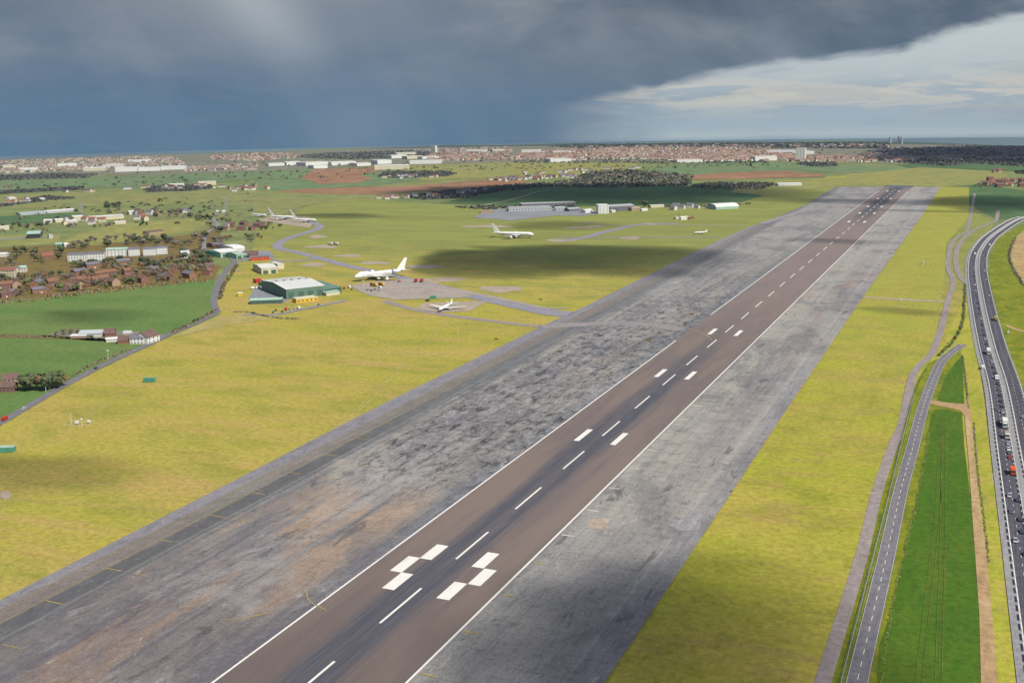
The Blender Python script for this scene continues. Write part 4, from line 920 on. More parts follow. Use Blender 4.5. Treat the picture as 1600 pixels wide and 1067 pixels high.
B('industrial_unit', 'industrial unit with white roof and pale green left end', (345, 403), (372, 400), 40, 7, tealp, wht, 'gable', 2, doors=2)
B('industrial_unit', 'industrial unit with white curved roof behind the grey-green one', (366, 398), (383, 396), 40, 8, offwhite, wht, 'barrel', 3)
B('industrial_unit', 'grey-green roofed industrial unit right of the white ones', (370, 405), (388, 403), 28, 6, tealp, tealp, 'gable', 1.6, doors=2)
B('shed', 'teal shed at the left end of the white industrial unit', (338, 402), (345, 401), 26, 6, tealm, tealm, 'gable', 1.4)
B('shed', 'small yellow hut near the lane bend left of the hangar yard', (372, 463), (379, 462.5), 5, 3, yellowm, cream, 'gable', .8)
B('shed', 'small red hut behind the hangar yard', (400, 443), (409, 442), 8, 4, redm, redm, 'gable', 1)
B('shed', 'small teal hut right of the red hut behind the hangar yard', (409, 447), (417, 446), 8, 3.5, tealm, tealm, 'gable', 1)
B('house', 'large white house with pale roof among the trees by the lane', (284, 404), (297, 403), 10, 6, offwhite, silver, 'gable', 4, rows=2, cols=3, cat='house')
B('shed', 'long grey roofed yard building left of the pale green industrial units', (335, 388), (352, 386), 20, 5, brick, tile_g, 'gable', 2)
# barrack blocks
for a, b_, d, lab in (((106, 409), (133, 408.5), 12, 'leftmost white three-storey barrack block'), ((135, 408), (163, 407), 12, 'second white barrack block from the left'), ((166, 401), (200, 400), 14, 'longest white barrack block in the middle of the row with green roof'), ((201, 400.5), (219, 399.5), 12, 'short white barrack block right of the longest one'), ((224, 400), (244, 399), 12, 'white barrack block second from the right'), ((245, 398), (262, 397), 12, 'rightmost and brightest white barrack block')):
    B('barrack_block', lab, a, b_, d, 9.5, wht, tile_g if 'green' not in lab else tealp, 'gable', 1.8, rows=3, cols=6, side_cols=2)
B('barrack_block', 'cream flat block with red roof at the left edge above the estate', (-6, 434), (23, 434), 14, 9, cream, tile_r, 'gable', 2.4, rows=3, cols=7, side_cols=2)
B('barrack_block', 'small white block with teal roof right of the cream block at left edge', (30, 426), (41, 425.5), 10, 6, offwhite, tealp, 'gable', 2, rows=2, cols=3)
B('red_hall', 'red tiled hall among the trees above the brick estate', (66, 406), (84, 405), 14, 5, brick2, tile_r, 'gable', 4, rows=1, cols=4)
B('white_shed', 'white roofed shed at the left edge beyond the trees', (-4, 402), (10, 401.5), 20, 4, offwhite, wht, 'gable', 1.2)
B('depot', 'dark walled depot with pale green roof and dormer on the grey yard at left', (42, 373), (63, 372), 40, 7, darkcar, tealp, 'gable', 3, rows=1, cols=5)
B('depot', 'small white depot office right of the pale green roofed depot', (77, 373), (83, 372.5), 8, 6, offwhite, silver, 'flat', rows=2, cols=2)
B('shed', 'small teal roofed shed below the depot yard', (87, 386), (97, 385.5), 14, 4, tealm, tealp, 'gable', 1.5)
B('shed', 'small white shed right of the teal roofed shed below the depot', (101, 386), (107, 385.5), 10, 4, offwhite, wht, 'gable', 1.5)
# sheds and greenhouse beyond the olive field
for a, b_, d, h, wm, rm, lab in (((32, 337), (72, 334), 26, 4, silver, silver, 'left half of the long pale greenhouse at the far left'), ((74, 334), (118, 330), 26, 4, silver, wht, 'right half of the long pale greenhouse at the far left'), ((115, 346), (132, 345), 30, 8, cream, wht, 'square cream factory below the left pylon'), ((141, 345), (194, 341.5), 30, 6, cream, offwhite, 'long low cream factory right of the left pylon'),
     ((68, 349), (81, 348.5), 20, 5, offwhite, wht, 'white shed second from the left below the greenhouse'), ((87, 348), (100, 347), 18, 5, cream, wht, 'cream shed between the white shed and the square factory'), ((0, 360), (15, 359), 22, 5, cream, offwhite, 'cream shed at the left edge below the greenhouse'), ((104, 349), (120, 348.5), 14, 4, offwhite, wht, 'low white shed in front of the square cream factory'),
     ((202, 336), (218, 335), 22, 6, offwhite, wht, 'white shed at the left end of the tree belt'), ((180, 351), (197, 350), 18, 4, cream, offwhite, 'low cream shed under the long cream factory'), ((232, 367), (256, 364), 14, 4, brick3, tile_b, 'brown roofed barn on the olive field'), ((265, 292), (288, 291), 30, 6, offwhite, wht, 'white farm shed in the wood of the far left fields'), ((310, 290), (338, 289), 30, 9, cream, offwhite, 'cream farm buildings right of the far left wood'), ((15, 313), (26, 312), 22, 5, offwhite, wht, 'white barn in the hamlet at the far left'), ((64, 314), (71, 313.5), 20, 5, offwhite, wht, 'small white barn right of the hamlet at the far left'), ((382, 298), (400, 297), 26, 6, offwhite, tile_b, 'brown roofed white farm left of the ploughed field'), ((338, 333), (352, 332.5), 14, 3, silver, wht, 'low white building at the foot of the right pylon')):
    B('shed' if d < 24 else 'warehouse', lab, a, b_, d, h, wm, rm, 'gable' if h < 8 else 'flat', 1.4)
# farm with white house
B('farm_shed', 'long white-roofed shed at the left end of the farm', (123, 528), (158, 527), 14, 3.5, offwhite, silver, 'gable', 2, doors=1)
B('farm_shed', 'low lean-to along the front of the long white-roofed farm shed', (110, 529.5), (134, 529), 5, 2.5, brick3, wht, 'mono', .6)
B('barn', 'barn with brown tiled roof in the middle of the farm', (164, 527), (180, 526), 9, 3.2, brick, tile_b, 'gable', 4)
B('farm_shed', 'low white shed in front of the brown-roofed barn', (166, 535.5), (183, 534.5), 6, 3, offwhite, wht, 'gable', .9)
B('barn', 'orange brick barn with brown roof between the white shed and the white farmhouse', (184, 538), (203, 537.5), 8, 3, brick2, tile_b, 'gable', 4)
B('farm_shed', 'small grey-roofed shed behind the orange brick barn', (193, 528), (205, 527.5), 8, 4, cream, silver, 'gable', 1.5)
B('farmhouse', 'long white farmhouse wing with grey roof beside the lane', (203, 538), (230, 537.5), 8, 5.2, wht, tile_g, 'gable', 3, rows=2, cols=5, side_cols=2, cat='house')
B('farmhouse', 'bright white farmhouse gable end nearest the lane', (231, 538), (250, 532.5), 13, 5.6, wht, tile_b, 'gable', 4.5, rows=2, cols=3, side_cols=2, cat='house')
# house by lane left
B('brick_house', 'long red brick house with brown roof by the lane at the left edge', (-8, 614), (22, 613), 8, 4, brick, tile_b, 'gable', 3, rows=1, cols=5, cat='house')
B('cottage', 'pale pink cottage with brown roof behind the red brick house', (5, 603), (31, 600), 8, 4.5, brick3, tile_b, 'gable', 3.4, rows=2, cols=4, side_cols=2, cat='house')
# airport buildings
B('control_block', 'tall square white block at the airport buildings', (935, 334.5), (951.5, 334), 22, 15.5, wht, wht, 'flat', rows=4, cols=3, side_cols=2)
B('cargo_shed', 'dark grey cargo shed right of the tall white block', (953, 331), (992, 329), 34, 9, tile_g, shedr, 'gable', 2.5, doors=2)
B('annexe', 'small white annexe at the foot of the dark grey cargo shed', (956, 332.5), (962, 332), 8, 4, offwhite, wht, 'flat')
B('terminal', 'long pale terminal building with big windows in the shaded apron', (795, 331), (862, 329), 26, 7, silver, shedr, 'flat', rows=1, cols=14)
B('terminal', 'lower grey terminal wing behind the long pale terminal', (815, 324), (900, 321), 26, 6, tile_g, shedr, 'flat', rows=1, cols=10)
B('terminal', 'pale blue terminal hut between the long terminal and the tall white block', (868, 330), (884, 329.5), 16, 6, silver, silver, 'gable', 1.6, rows=1, cols=4)
B('terminal', 'grey shed with pale roof left of the tall white block', (889, 331), (906, 330), 18, 5, tile_g, silver, 'gable', 1.6)
B('pale_hut', 'pale pink hut at the left end of the terminal apron', (751, 333.5), (771, 333), 14, 4, brick3, brick3, 'flat')
B('white_hut', 'bright white hut left of the tall white block', (915, 333.5), (926, 332), 12, 5, wht, wht, 'gable', 1.6)
B('pink_house', 'pinkish low building behind the dark cargo shed near the round tree', (987, 330), (1000, 329), 14, 6, brick3, cream, 'flat', rows=1, cols=3)
B('white_hut', 'small white hut beneath the round dark tree', (1003, 330), (1012, 329.5), 8, 3.5, wht, wht, 'gable', 1)
B('long_shed', 'long narrow cream shed right of the round dark tree', (1017, 325), (1038, 324), 14, 4, cream, offwhite, 'gable', 1)
B('barn', 'pale green barrel-roofed barn standing alone right of the airport buildings', (1119, 328), (1154, 326), 34, 5, tealp, wht, 'barrel', 5, cat='barn')
B('white_shed', 'long low white shed beside the runway end grass', (1216, 291), (1253, 290.3), 30, 5, wht, wht, 'gable', 1.5)
for k, (x, y, w_, hh, m_, lab) in enumerate(((1056, 343, 6, 3.5, cream, 'small cream hut left in the cluster on the far grass'), (1064, 344, 8, 4.5, wht, 'white hut in the middle of the cluster on the far grass'), (1072, 343.5, 6, 5, cream, 'taller cream hut right in the cluster on the far grass'), (1076, 343.5, 8, 4, brick2, 'orange brick hut at the right end of the cluster on the far grass'))):
    B('hut', lab, (x, y), (x+w_, y-.3), 8, hh, m_, m_ if k < 3 else tile_o, 'gable' if k % 2 else 'flat', 1.2)
# skyline blocks and big sheds
B('tower_block', 'tall cream tower block rising from the far town right of centre', (1243, 251.5), (1257.5, 251.5), 26, 44, wht, cream, 'flat', rows=6, cols=3)
B('industrial_hall', 'long white hall beside the tall cream tower block', (1198, 240.5), (1243, 240), 60, 12, wht, wht, 'flat')
B('industrial_hall', 'white hall left of the tall cream tower block', (1256, 241.5), (1272, 241), 40, 12, offwhite, wht, 'flat')
B('tower_block', 'white tower block on the skyline above the white industrial sheds', (673, 240), (680, 240), 18, 38, offwhite, offwhite, 'flat', rows=5, cols=3)
for k, x in enumerate((1388.5, 1402, 1406.5)): B('tower_block', ['leftmost of the three slim tower blocks on the right skyline', 'middle one of the three slim tower blocks on the right skyline', 'rightmost of the three slim tower blocks on the right skyline'][k], (x, 226), (x+2.6, 226), 12, [36, 42, 38][k], silver, silver, 'flat')
sheds = [((130, 268), (165, 267)), ((180, 269), (215, 268)), ((216, 268), (250, 267)), ((252, 266), (290, 265)), ((160, 263), (185, 262.5)), ((420, 260), (445, 259)), ((448, 259), (470, 258)), ((478, 260), (516, 258)), ((518, 259), (556, 257.5)), ((558, 260), (580, 259)), ((590, 257), (612, 256)), ((612, 248), (636, 247)), ((636, 249), (660, 248)), ((660, 249), (686, 248)), ((620, 243), (650, 242)), ((490, 264), (512, 263)), ((1058, 254.5), (1098, 253.5)), ((1180, 252), (1214, 251)), ((860, 254), (892, 253)), ((815, 240), (845, 239.5)), ((865, 240), (892, 239.5)), ((200, 254), (235, 253)), ((5, 265), (25, 264)), ((30, 268), (60, 267)), ((90, 262), (120, 261)), ((728, 239), (760, 238.5)), ((770, 238), (790, 237.5)), ((585, 266), (640, 264.5)), ((640, 257), (690, 256))]
for k, (a, b_) in enumerate(sheds):
    where = 'left skyline' if a[0] < 300 else ('middle-left skyline' if a[0] < 800 else 'red-roofed town')
    B('industrial_shed', 'white industrial shed among others on the '+where, a, b_, random.uniform(30, 70), random.uniform(9, 15), random.choice([wht, wht, cream]), random.choice([wht, offwhite]), random.choice(['flat', 'gable']), 2, cat='shed', group='white sheds on the '+where)

# ------------------------------------------------------------------ aircraft
def lathe(bm, prof, n=14, cx_=0, cz_=0, sq=1.):
    rings = []
    for y, r_, zc in prof:
        rings.append([bm.verts.new((cx_+r_*math.cos(2*math.pi*k/n), y, cz_+zc+r_*sq*math.sin(2*math.pi*k/n))) for k in range(n)])
    for a, c_ in zip(rings, rings[1:]):
        for k in range(n): bm.faces.new((a[k], a[(k+1) % n], c_[(k+1) % n], c_[k]))
    bm.faces.new(rings[0][::-1]); bm.faces.new(rings[-1])
def wing(bm, root, tip, cr, ct, tr, tt, vertical=False):
    """tapered swept surface; root/tip = leading-edge points, chord runs along +y"""
    def sec(p, c, th):
        px_, py, pz = p; n = Vector((0, 0, 1)) if not vertical else Vector((1, 0, 0)); q = Vector(p)
        return [q, q+Vector((0, c*.3, 0))+n*th, q+Vector((0, c, 0)), q+Vector((0, c*.3, 0))-n*th]
    a = [bm.verts.new(v) for v in sec(root, cr, tr)]; c_ = [bm.verts.new(v) for v in sec(tip, ct, tt)]
    for k in range(4): bm.faces.new((a[k], a[(k+1) % 4], c_[(k+1) % 4], c_[k]))
    bm.faces.new(a[::-1]); bm.faces.new(c_)
def jet(label, a, b_, L, span, eng, body=alu, tailm=None, hump=False, name='airliner', accent=None, ht=None):
    """nose at pixel a, tail at pixel b_ (ground points)"""
    pa, pb = G(*a), G(*b_); v = (pb-pa); v.z = 0; ang = math.atan2(v.y, v.x)-math.pi/2; s = L
    mid = (pa+pb)/2; base = mid-v.normalized()*L/2
    t_ = thing(name, label, 'aircraft', (base.x, base.y, .45), ang)
    r_ = L*.046; z = r_*1.9; ht = ht or L*.15
    bm = bmesh.new(); lathe(bm, [(0, .02*r_, -.3*r_), (.015*s, .45*r_, -.22*r_), (.04*s, .75*r_, -.1*r_), (.09*s, r_, 0), (.68*s, r_, 0), (.82*s, .7*r_, .2*r_), (.93*s, .36*r_, .45*r_), (s, .08*r_, .6*r_)], 16, 0, z)
    if hump: lathe(bm, [(.05*s, .1*r_, .3*r_), (.075*s, .55*r_, .5*r_), (.11*s, .72*r_, .72*r_), (.24*s, .72*r_, .72*r_), (.32*s, .45*r_, .45*r_)], 12, 0, z)
    link('fuselage', bm_mesh(bm, body, True), t_)
    for sg in (-1, 1):
        bm = bmesh.new(); wing(bm, (sg*r_*.7, .30*s, z-.55*r_), (sg*span/2, .30*s+span*.30, z+.1*r_), s*.20, s*.045, r_*.22, r_*.05); w_ = link('wing', bm_mesh(bm, body), t_)
        bm = bmesh.new(); wing(bm, (sg*r_*.2, .86*s, z+.5*r_), (sg*span*.18, .86*s+span*.11, z+.7*r_), s*.09, s*.035, r_*.12, r_*.04); link('tailplane', bm_mesh(bm, body), t_)
        for e in range(eng//2):
            f = .33+.30*e if eng == 4 else .32
            ex = sg*(span/2*f); ey = .30*s+span*.30*f-.02*s; bm = bmesh.new(); er = r_*.42
            lathe(bm, [(ey-.02*s, er*.85, 0), (ey, er, 0), (ey+.03*s, er, 0), (ey+.06*s, er*.55, 0)], 12, ex, z-1.25*r_); box(bm, ex-.15, ex+.15, ey, ey+.05*s, z-1.25*r_+er*.7, z-.3*r_)
            link('engine', bm_mesh(bm, steel if e % 2 == 0 else body, True), t_)
    bm = bmesh.new(); wing(bm, (0, .80*s, z+.6*r_), (0, .80*s+ht*.78, z+ht), s*.16, s*.055, r_*.13, r_*.05, True); link('tail_fin', bm_mesh(bm, tailm or body), t_)
    bm = bmesh.new(); 
    for sg in (-1, 1): box(bm, sg*r_*.45-.6, sg*r_*.45+.6, .045*s, .052*s, z+.18*r_, z+.48*r_)
    link('cockpit_window', bm_mesh(bm, glassd), t_)
    for sg in (-1, 1):
        bm = bmesh.new(); box(bm, sg*r_*.992-.04, sg*r_*.992+.04, .12*s, .78*s, z+.05*r_, z+.2*r_); link('window_band', bm_mesh(bm, glassd), t_)
    wb = bmesh.new(); lathe(wb, [(-.3, .02, 0), (-.28, .6, 0), (.28, .6, 0), (.3, .02, 0)], 10)
    wb.transform(Matrix.Rotation(math.pi/2, 4, 'Z')); wm = bm_mesh(wb, rubber)
    for x_, y_ in ((0, .1*s), (-r_*.9, .5*s), (r_*.9, .5*s), (-r_*.9, .53*s), (r_*.9, .53*s)):
        wl = link('wheel', wm, t_, (x_, y_, .6))
        bs = bmesh.new(); tube(bs, (0, 0, 0), (0, 0, z-r_*.7-.6), .18, 6); link('strut', bm_mesh(bs, steel), wl)
    if accent:
        bm = bmesh.new(); lathe(bm, [(.70*s, r_*.97, .03*r_), (.73*s, r_*.95, .08*r_)], 16, 0, z); link('stripe', bm_mesh(bm, accent), t_)
    return t_
jet('big white four-engined jumbo jet with upper deck hump on the apron by the hangar', (553, 441), (636, 431), 68, 60, 4, hump=True, accent=bluem, ht=15)
jet('white four-engined airliner parked alone on the shaded grass in the middle distance', (836, 372.4), (768, 371.0), 64, 56, 4, name='airliner', ht=15)
jet('white jet with long wings facing the camera on the small pad below the apron', (682, 491), (712, 477), 34, 38, 2, accent=bluem)
jet('white airliner with tall tail at the left end of the far pad', (458, 343.8), (424, 342.8), 52, 54, 4, ht=17)
jet('white airliner facing right at the right end of the far pad', (489, 347.7), (464, 347.2), 46, 46, 2, ht=17)
jet('small white jet half hidden left of the other jets on the far pad', (413, 339.6), (397, 338.6), 40, 36, 2)
jet('short white turboprop standing by the parallel taxiway near the runway', (1086, 366), (1104, 365), 22, 19, 2, name='small_aircraft', ht=3.2)

# ------------------------------------------------------------------ vehicles
def car_proto(paintm, kind='car'):
    bm = bmesh.new()
    if kind == 'car':
        L, w, h1, h2 = 4.3, 1.8, .85, 1.45
        prof = [(-L/2, .35), (-L/2, .8), (-L/2+.2, h1), (L/2-1.0, h1-.05), (L/2, .65), (L/2, .35)]
    elif kind == 'van':
        L, w, h1, h2 = 5.6, 2.0, 2.3, 2.3; prof = [(-L/2, .4), (-L/2, 2.2), (-L/2+.15, 2.35), (L/2-1.3, 2.35), (L/2-.9, 1.5), (L/2, 1.15), (L/2, .4)]
    A_ = [bm.verts.new((-w/2, y, z)) for y, z in prof]; B_ = [bm.verts.new((w/2, y, z)) for y, z in prof]
    n = len(prof)
    for k in range(n): bm.faces.new((A_[k], B_[k], B_[(k+1) % n], A_[(k+1) % n]))
    bm.faces.new(A_[::-1]); bm.faces.new(B_)
    bmesh.ops.bevel(bm, geom=bm.edges[:], offset=.06, segments=1, affect='EDGES')
    parts = [('body', bm_mesh(bm, paintm))]
    if kind == 'car':
        bm = bmesh.new(); q = [(-1.9, .84), (-1.4, 1.38), (.2, 1.4), (1.0, .8)]
        for sx_ in (-1, 1): pass
        A_ = [bm.verts.new((-(w/2-.08-.1*(z > 1)), y, z)) for y, z in q]; B_ = [bm.verts.new(((w/2-.08-.1*(z > 1)), y, z)) for y, z in q]
        for k in range(4): bm.faces.new((A_[k], B_[k], B_[(k+1) % 4], A_[(k+1) % 4]))
        bm.faces.new(A_[::-1]); bm.faces.new(B_); parts.append(('window', bm_mesh(bm, glassd)))
        bm = bmesh.new(); box(bm, -.7, .7, -1.3, .12, 1.39, 1.44); parts.append(('roof', bm_mesh(bm, paintm)))
    else:
        bm = bmesh.new(); box(bm, -.85, .85, L/2-1.16, L/2-.98, 1.5, 2.15); parts.append(('windscreen', bm_mesh(bm, glassd)))
    wb = bmesh.new(); lathe(wb, [(-.11, .02, 0), (-.1, .33, 0), (.1, .33, 0), (.11, .02, 0)], 10); wb.transform(Matrix.Rotation(math.pi/2, 4, 'Z')); wm = bm_mesh(wb, rubber)
    return parts, wm, w, L
PROT = {}
def vehicle(name, label, p, ang, kind, paintm, group=None, cat='car'):
    key = (kind, paintm.name)
    if key not in PROT: PROT[key] = car_proto(paintm, kind)
    parts, wm, w, L = PROT[key]
    t_ = thing(name, label, cat, (p[0], p[1], p[2]), ang, group)
    for nme, me in parts: link(nme, me, t_)
    for sx_ in (-1, 1):
        for sy in (-1, 1): link('wheel', wm, t_, (sx_*(w/2-.1), sy*L*.3, .33))
    return t_
def lorry(label, p, ang, boxm, cabm, L=12, h=3.9, accent=None, group=None):
    t_ = thing('lorry', label, 'lorry', p, ang, group)
    bm = bmesh.new(); box(bm, -1.25, 1.25, -L/2, L/2-2.4, 1.1, h); bmesh.ops.bevel(bm, geom=bm.edges[:], offset=.05, segments=1, affect='EDGES'); link('cargo_box', bm_mesh(bm, boxm), t_)
    bm = bmesh.new(); box(bm, -1.2, 1.2, L/2-2.1, L/2, .5, 3.1); bmesh.ops.bevel(bm, geom=bm.edges[:], offset=.15, segments=2, affect='EDGES'); cb = link('cab', bm_mesh(bm, cabm), t_)
    bm = bmesh.new(); box(bm, -1.05, 1.05, L/2-.03, L/2+.03, 1.7, 2.7); link('windscreen', bm_mesh(bm, glassd), cb)
    bm = bmesh.new(); box(bm, -.5, .5, -L/2+.2, L/2-.3, .7, 1.08); link('chassis', bm_mesh(bm, rubber), t_)
    if accent: bm = bmesh.new(); box(bm, -1.27, 1.27, -L/2-.02, -L/2+.3, 1.15, 2.1); link('stripe', bm_mesh(bm, accent), t_)
    wb = bmesh.new(); lathe(wb, [(-.16, .02, 0), (-.15, .5, 0), (.15, .5, 0), (.16, .02, 0)], 10); wb.transform(Matrix.Rotation(math.pi/2, 4, 'Z')); wm = bm_mesh(wb, rubber)
    for sx_ in (-1, 1):
        for y in (L/2-1.2, -L/2+1.2, -L/2+2.5, -L/2+3.8): link('wheel', wm, t_, (sx_*1.08, y, .5))
    return t_
cumM = [0]
for i in range(len(mpath)-1): cumM.append(cumM[-1]+(mpath[i+1]-mpath[i]).length)
def on_mw(py, off):
    """point on the carriageway (lateral offset) that shows at photo row py"""
    best = None
    for i in range(len(mpath)-1):
        for k in range(12):
            q = mpath[i].lerp(mpath[i+1], k/12); d = (mpath[i+1]-mpath[i]).normalized(); nn = Vector((d.y, -d.x, 0)); q = q+nn*off
            r_ = q-CAM; r_ = Vector((q.x, q.y, .46))-CAM; zz = r_.dot(FWD); y = 533.5-F*r_.dot(UP)/zz
            if best is None or abs(y-py) < best[0]: best = (abs(y-py), q, math.atan2(d.y, d.x)-math.pi/2)
    return Vector((best[1].x, best[1].y, .47)), best[2]
paints = {'white': wht, 'silver': silver, 'grey': greycar, 'dark': darkcar, 'red': redm, 'blue': bluem}
p, a = on_mw(666, -3.9); lorry('white lorry with blue lower rear on the dual carriageway', p, a+math.pi, wht, wht, 11, 4, bluem)
p, a = on_mw(684, -3.6); lorry('short beige box lorry just behind the white and blue lorry', p, a+math.pi, brick3, wht, 7, 3.2)
p, a = on_mw(740, -3.6); lorry('bright orange lorry on the dual carriageway', p, a+math.pi, orangem, orangem, 7, 3.2)
p, a = on_mw(553, -4.2); lorry('white box lorry on the left carriageway above the beige one', p, a+math.pi, wht, wht, 9, 3.8)
p, a = on_mw(500, 7.9); lorry('green and cream tanker lorry at the right edge of the right carriageway', p, a, plain('olive_paint', A(176, 168, 96)), tealm, 10, 3.4)
p, a = on_mw(576, -10.8); vehicle('parked_van', 'white van parked on the grey strip left of the carriageway', p, a, 'van', wht, cat='van')
def queue(rows, off, lab, side, colset):
    used = {}
    for k, y in enumerate(rows):
        cn = colset[k % len(colset)]; p, a = on_mw(y, off+random.uniform(-.2, .2))
        kind = 'van' if cn == 'white' and k % 3 == 0 else 'car'
        vehicle('van' if kind == 'van' else 'car', f'{cn} {kind} {lab}', p, a+(math.pi if side < 0 else 0), kind, paints[cn], 'traffic '+lab, 'van' if kind == 'van' else 'car')
queue([474, 482, 490, 499, 508, 516, 524, 531, 538, 545], -3.7, 'in the queue above the white box lorry', -1, ['dark', 'dark', 'grey', 'silver', 'dark', 'grey', 'dark', 'silver', 'dark'])
queue([566, 575, 584, 592, 600, 609, 618, 627, 636, 645], -3.6, 'in the queue between the two white lorries', -1, ['silver', 'dark', 'dark', 'white', 'dark', 'grey', 'dark', 'dark', 'dark'])
queue([694, 702, 709, 716], -3.6, 'just behind the beige lorry on the left carriageway', -1, ['silver', 'white', 'grey', 'red'])
queue([783, 813, 833, 868, 915, 960], -3.6, 'below the orange lorry on the left carriageway', -1, ['dark', 'dark', 'dark', 'grey', 'silver', 'dark'])
queue([398, 408, 420, 432, 446, 455, 463], -3.9, 'on the bend of the left carriageway', -1, ['white', 'grey', 'silver', 'dark', 'white', 'silver', 'grey'])
queue([384, 405, 424, 438, 463], 7.5, 'on the right carriageway above the green tanker', 1, ['white', 'silver', 'white', 'silver', 'white'])
queue([652, 700], 7.2, 'on the right carriageway near the frame edge', 1, ['silver', 'grey'])
queue([640, 660, 776, 800, 845], -7.0, 'in the nearside lane of the left carriageway', -1, ['grey', 'dark', 'silver', 'grey', 'silver'])
def on_px(px_, rz, z=.47):
    p = G(*px_); return Vector((p.x, p.y, z)), rz
la = math.atan2(G(50, 632).y-G(0, 661).y, G(50, 632).x-G(0, 661).x)-math.pi/2
p, _ = on_px((8, 657), 0); vehicle('van', 'red van on the lane at the left edge', p, la, 'van', redm, cat='van')
p, _ = on_px((38, 640), 0); vehicle('car', 'white car following the red van on the lane', p, la, 'car', wht)
p, _ = on_px((150, 577), 0); vehicle('car', 'dark car on the lane below the white farmhouse', p, la, 'car', darkcar)
# apron vehicles
for x, y, kind, cn, lab, rz in ((594, 451, 'van', 'white', 'white van in the row below the jumbo jet', 1.5), (538, 452, 'van', 'red', 'red van left of the jumbo jet nose', 1.2), (546, 450, 'van', 'white', 'white van right of the red vans by the jumbo jet nose', 1.4), (550, 453, 'car', 'red', 'red car below the white van by the jumbo jet nose', 1.0), (575, 454, 'car', 'silver', 'silver car leftmost in the row below the jumbo jet', 1.5), (580, 455, 'car', 'dark', 'dark car second in the row below the jumbo jet', 1.5), (586, 453.5, 'car', 'grey', 'grey car in the row below the yellow tender', 1.5), (592, 455, 'car', 'silver', 'silver car near the right end of the row below the jumbo jet', 1.5),
    (624, 441, 'car', 'red', 'red car under the jumbo jet tail', .3), (441, 488, 'car', 'dark', 'dark car at the left end of the line of parked cars', 1.3), (427, 489, 'car', 'blue', 'blue car left of the pink line of parked cars', 1.3), (431, 486, 'car', 'dark', 'dark car behind the blue car in the parked line', 1.3), (447, 485, 'van', 'red', 'red van in the parked line below the hangar', 1.4), (453, 484.5, 'car', 'silver', 'silver car in the parked line below the hangar', 1.4), (460, 483, 'car', 'white', 'white car in the parked line below the hangar', 1.4), (467, 483, 'van', 'white', 'white van at the right end of the parked line below the hangar', 1.4),
    (395, 452, 'van', 'white', 'left one of the two white vans in the hangar yard', .2), (403, 451.5, 'van', 'white', 'right one of the two white vans in the hangar yard', .2), (432, 453, 'car', 'silver', 'silver car in the hangar yard', .5), (1062, 335, 'car', 'white', 'white car on the road by the far huts', 1.5), (373, 424, 'car', 'white', 'white car on the road near the cream warehouse', .8), (498, 477, 'car', 'grey', 'grey car on the road right of the yellow building', 1.2)):
    p, _ = on_px((x, y), 0); vehicle(kind, lab, p, rz-.6, kind, paints[cn], cat=kind)
p, _ = on_px((584, 448), 0); lorry('yellow fire tender with orange side in front of the jumbo jet', p, 1.1, yellowm, orangem, 12, 4)
p, _ = on_px((596, 447), 0); lorry('second yellow lorry with orange cab in front of the jumbo jet wing', p, 1.1, yellowm, orangem, 9, 3.6)
for x, y, m_, lab in ((650, 441, redm, 'left one of the two red fire tenders behind the jumbo jet tail'), (659, 441, redm, 'right one of the two red fire tenders behind the jumbo jet tail')):
    p, _ = on_px((x, y), 0); lorry(lab, p, .3, m_, redm, 8, 3.6)
for x, y, m_, lab in ((516, 383, wht, 'left white end of the red and white lorry pair on the far taxiway grass'), (525, 383, redm, 'red and white lorry at the right of the far pair on the grass')):
    p, _ = on_px((x, y), 0); lorry(lab, p, 1.4, wht, m_, 8, 3.6)

# ------------------------------------------------------------------ small airfield things
def container(name, label, px_, rz, L, w, h, m_, ribs=8, cat='container', roofm=None):
    p = G(*px_); t_ = thing(name, label, cat, (p.x, p.y, .1), rz)
    bm = bmesh.new(); box(bm, -L/2, L/2, -w/2, w/2, .2, h)
    for k in range(ribs):
        x_ = -L/2+L*(k+.5)/ribs; box(bm, x_-.12, x_+.12, -w/2-.08, -w/2+.02, .3, h-.15); box(bm, x_-.12, x_+.12, w/2-.02, w/2+.08, .3, h-.15)
    link('body', bm_mesh(bm, m_), t_)
    bm = bmesh.new(); box(bm, -L/2-.1, L/2+.1, -w/2-.14, w/2+.14, h, h+.15); link('roof', bm_mesh(bm, roofm or m_), t_)
    bm = bmesh.new(); box(bm, -L/2-.05, -L/2+.02, -.6, .6, .3, h*.85); link('door', bm_mesh(bm, steel), t_)
    bm = bmesh.new()
    for x_ in (-L/2+.4, L/2-.4): box(bm, x_-.3, x_+.3, -w/2, w/2, 0, .2)
    link('skid', bm_mesh(bm, steel), t_); return t_
container('container', 'green container standing alone on the big left grass', (234, 597), .35, 8, 3, 2.9, tealm)
container('container', 'long teal container with pale top at the left edge of the grass', (4, 706), .45, 14, 4, 3, tealm, 12, roofm=tealp)
container('container', 'small teal container by the pad of the long-winged jet', (677, 467), .4, 6, 3, 3, tealm)
container('generator', 'low dark box beside the small teal container', (668, 471), .4, 4, 2.4, 1.6, darkcar, 5, cat='generator')
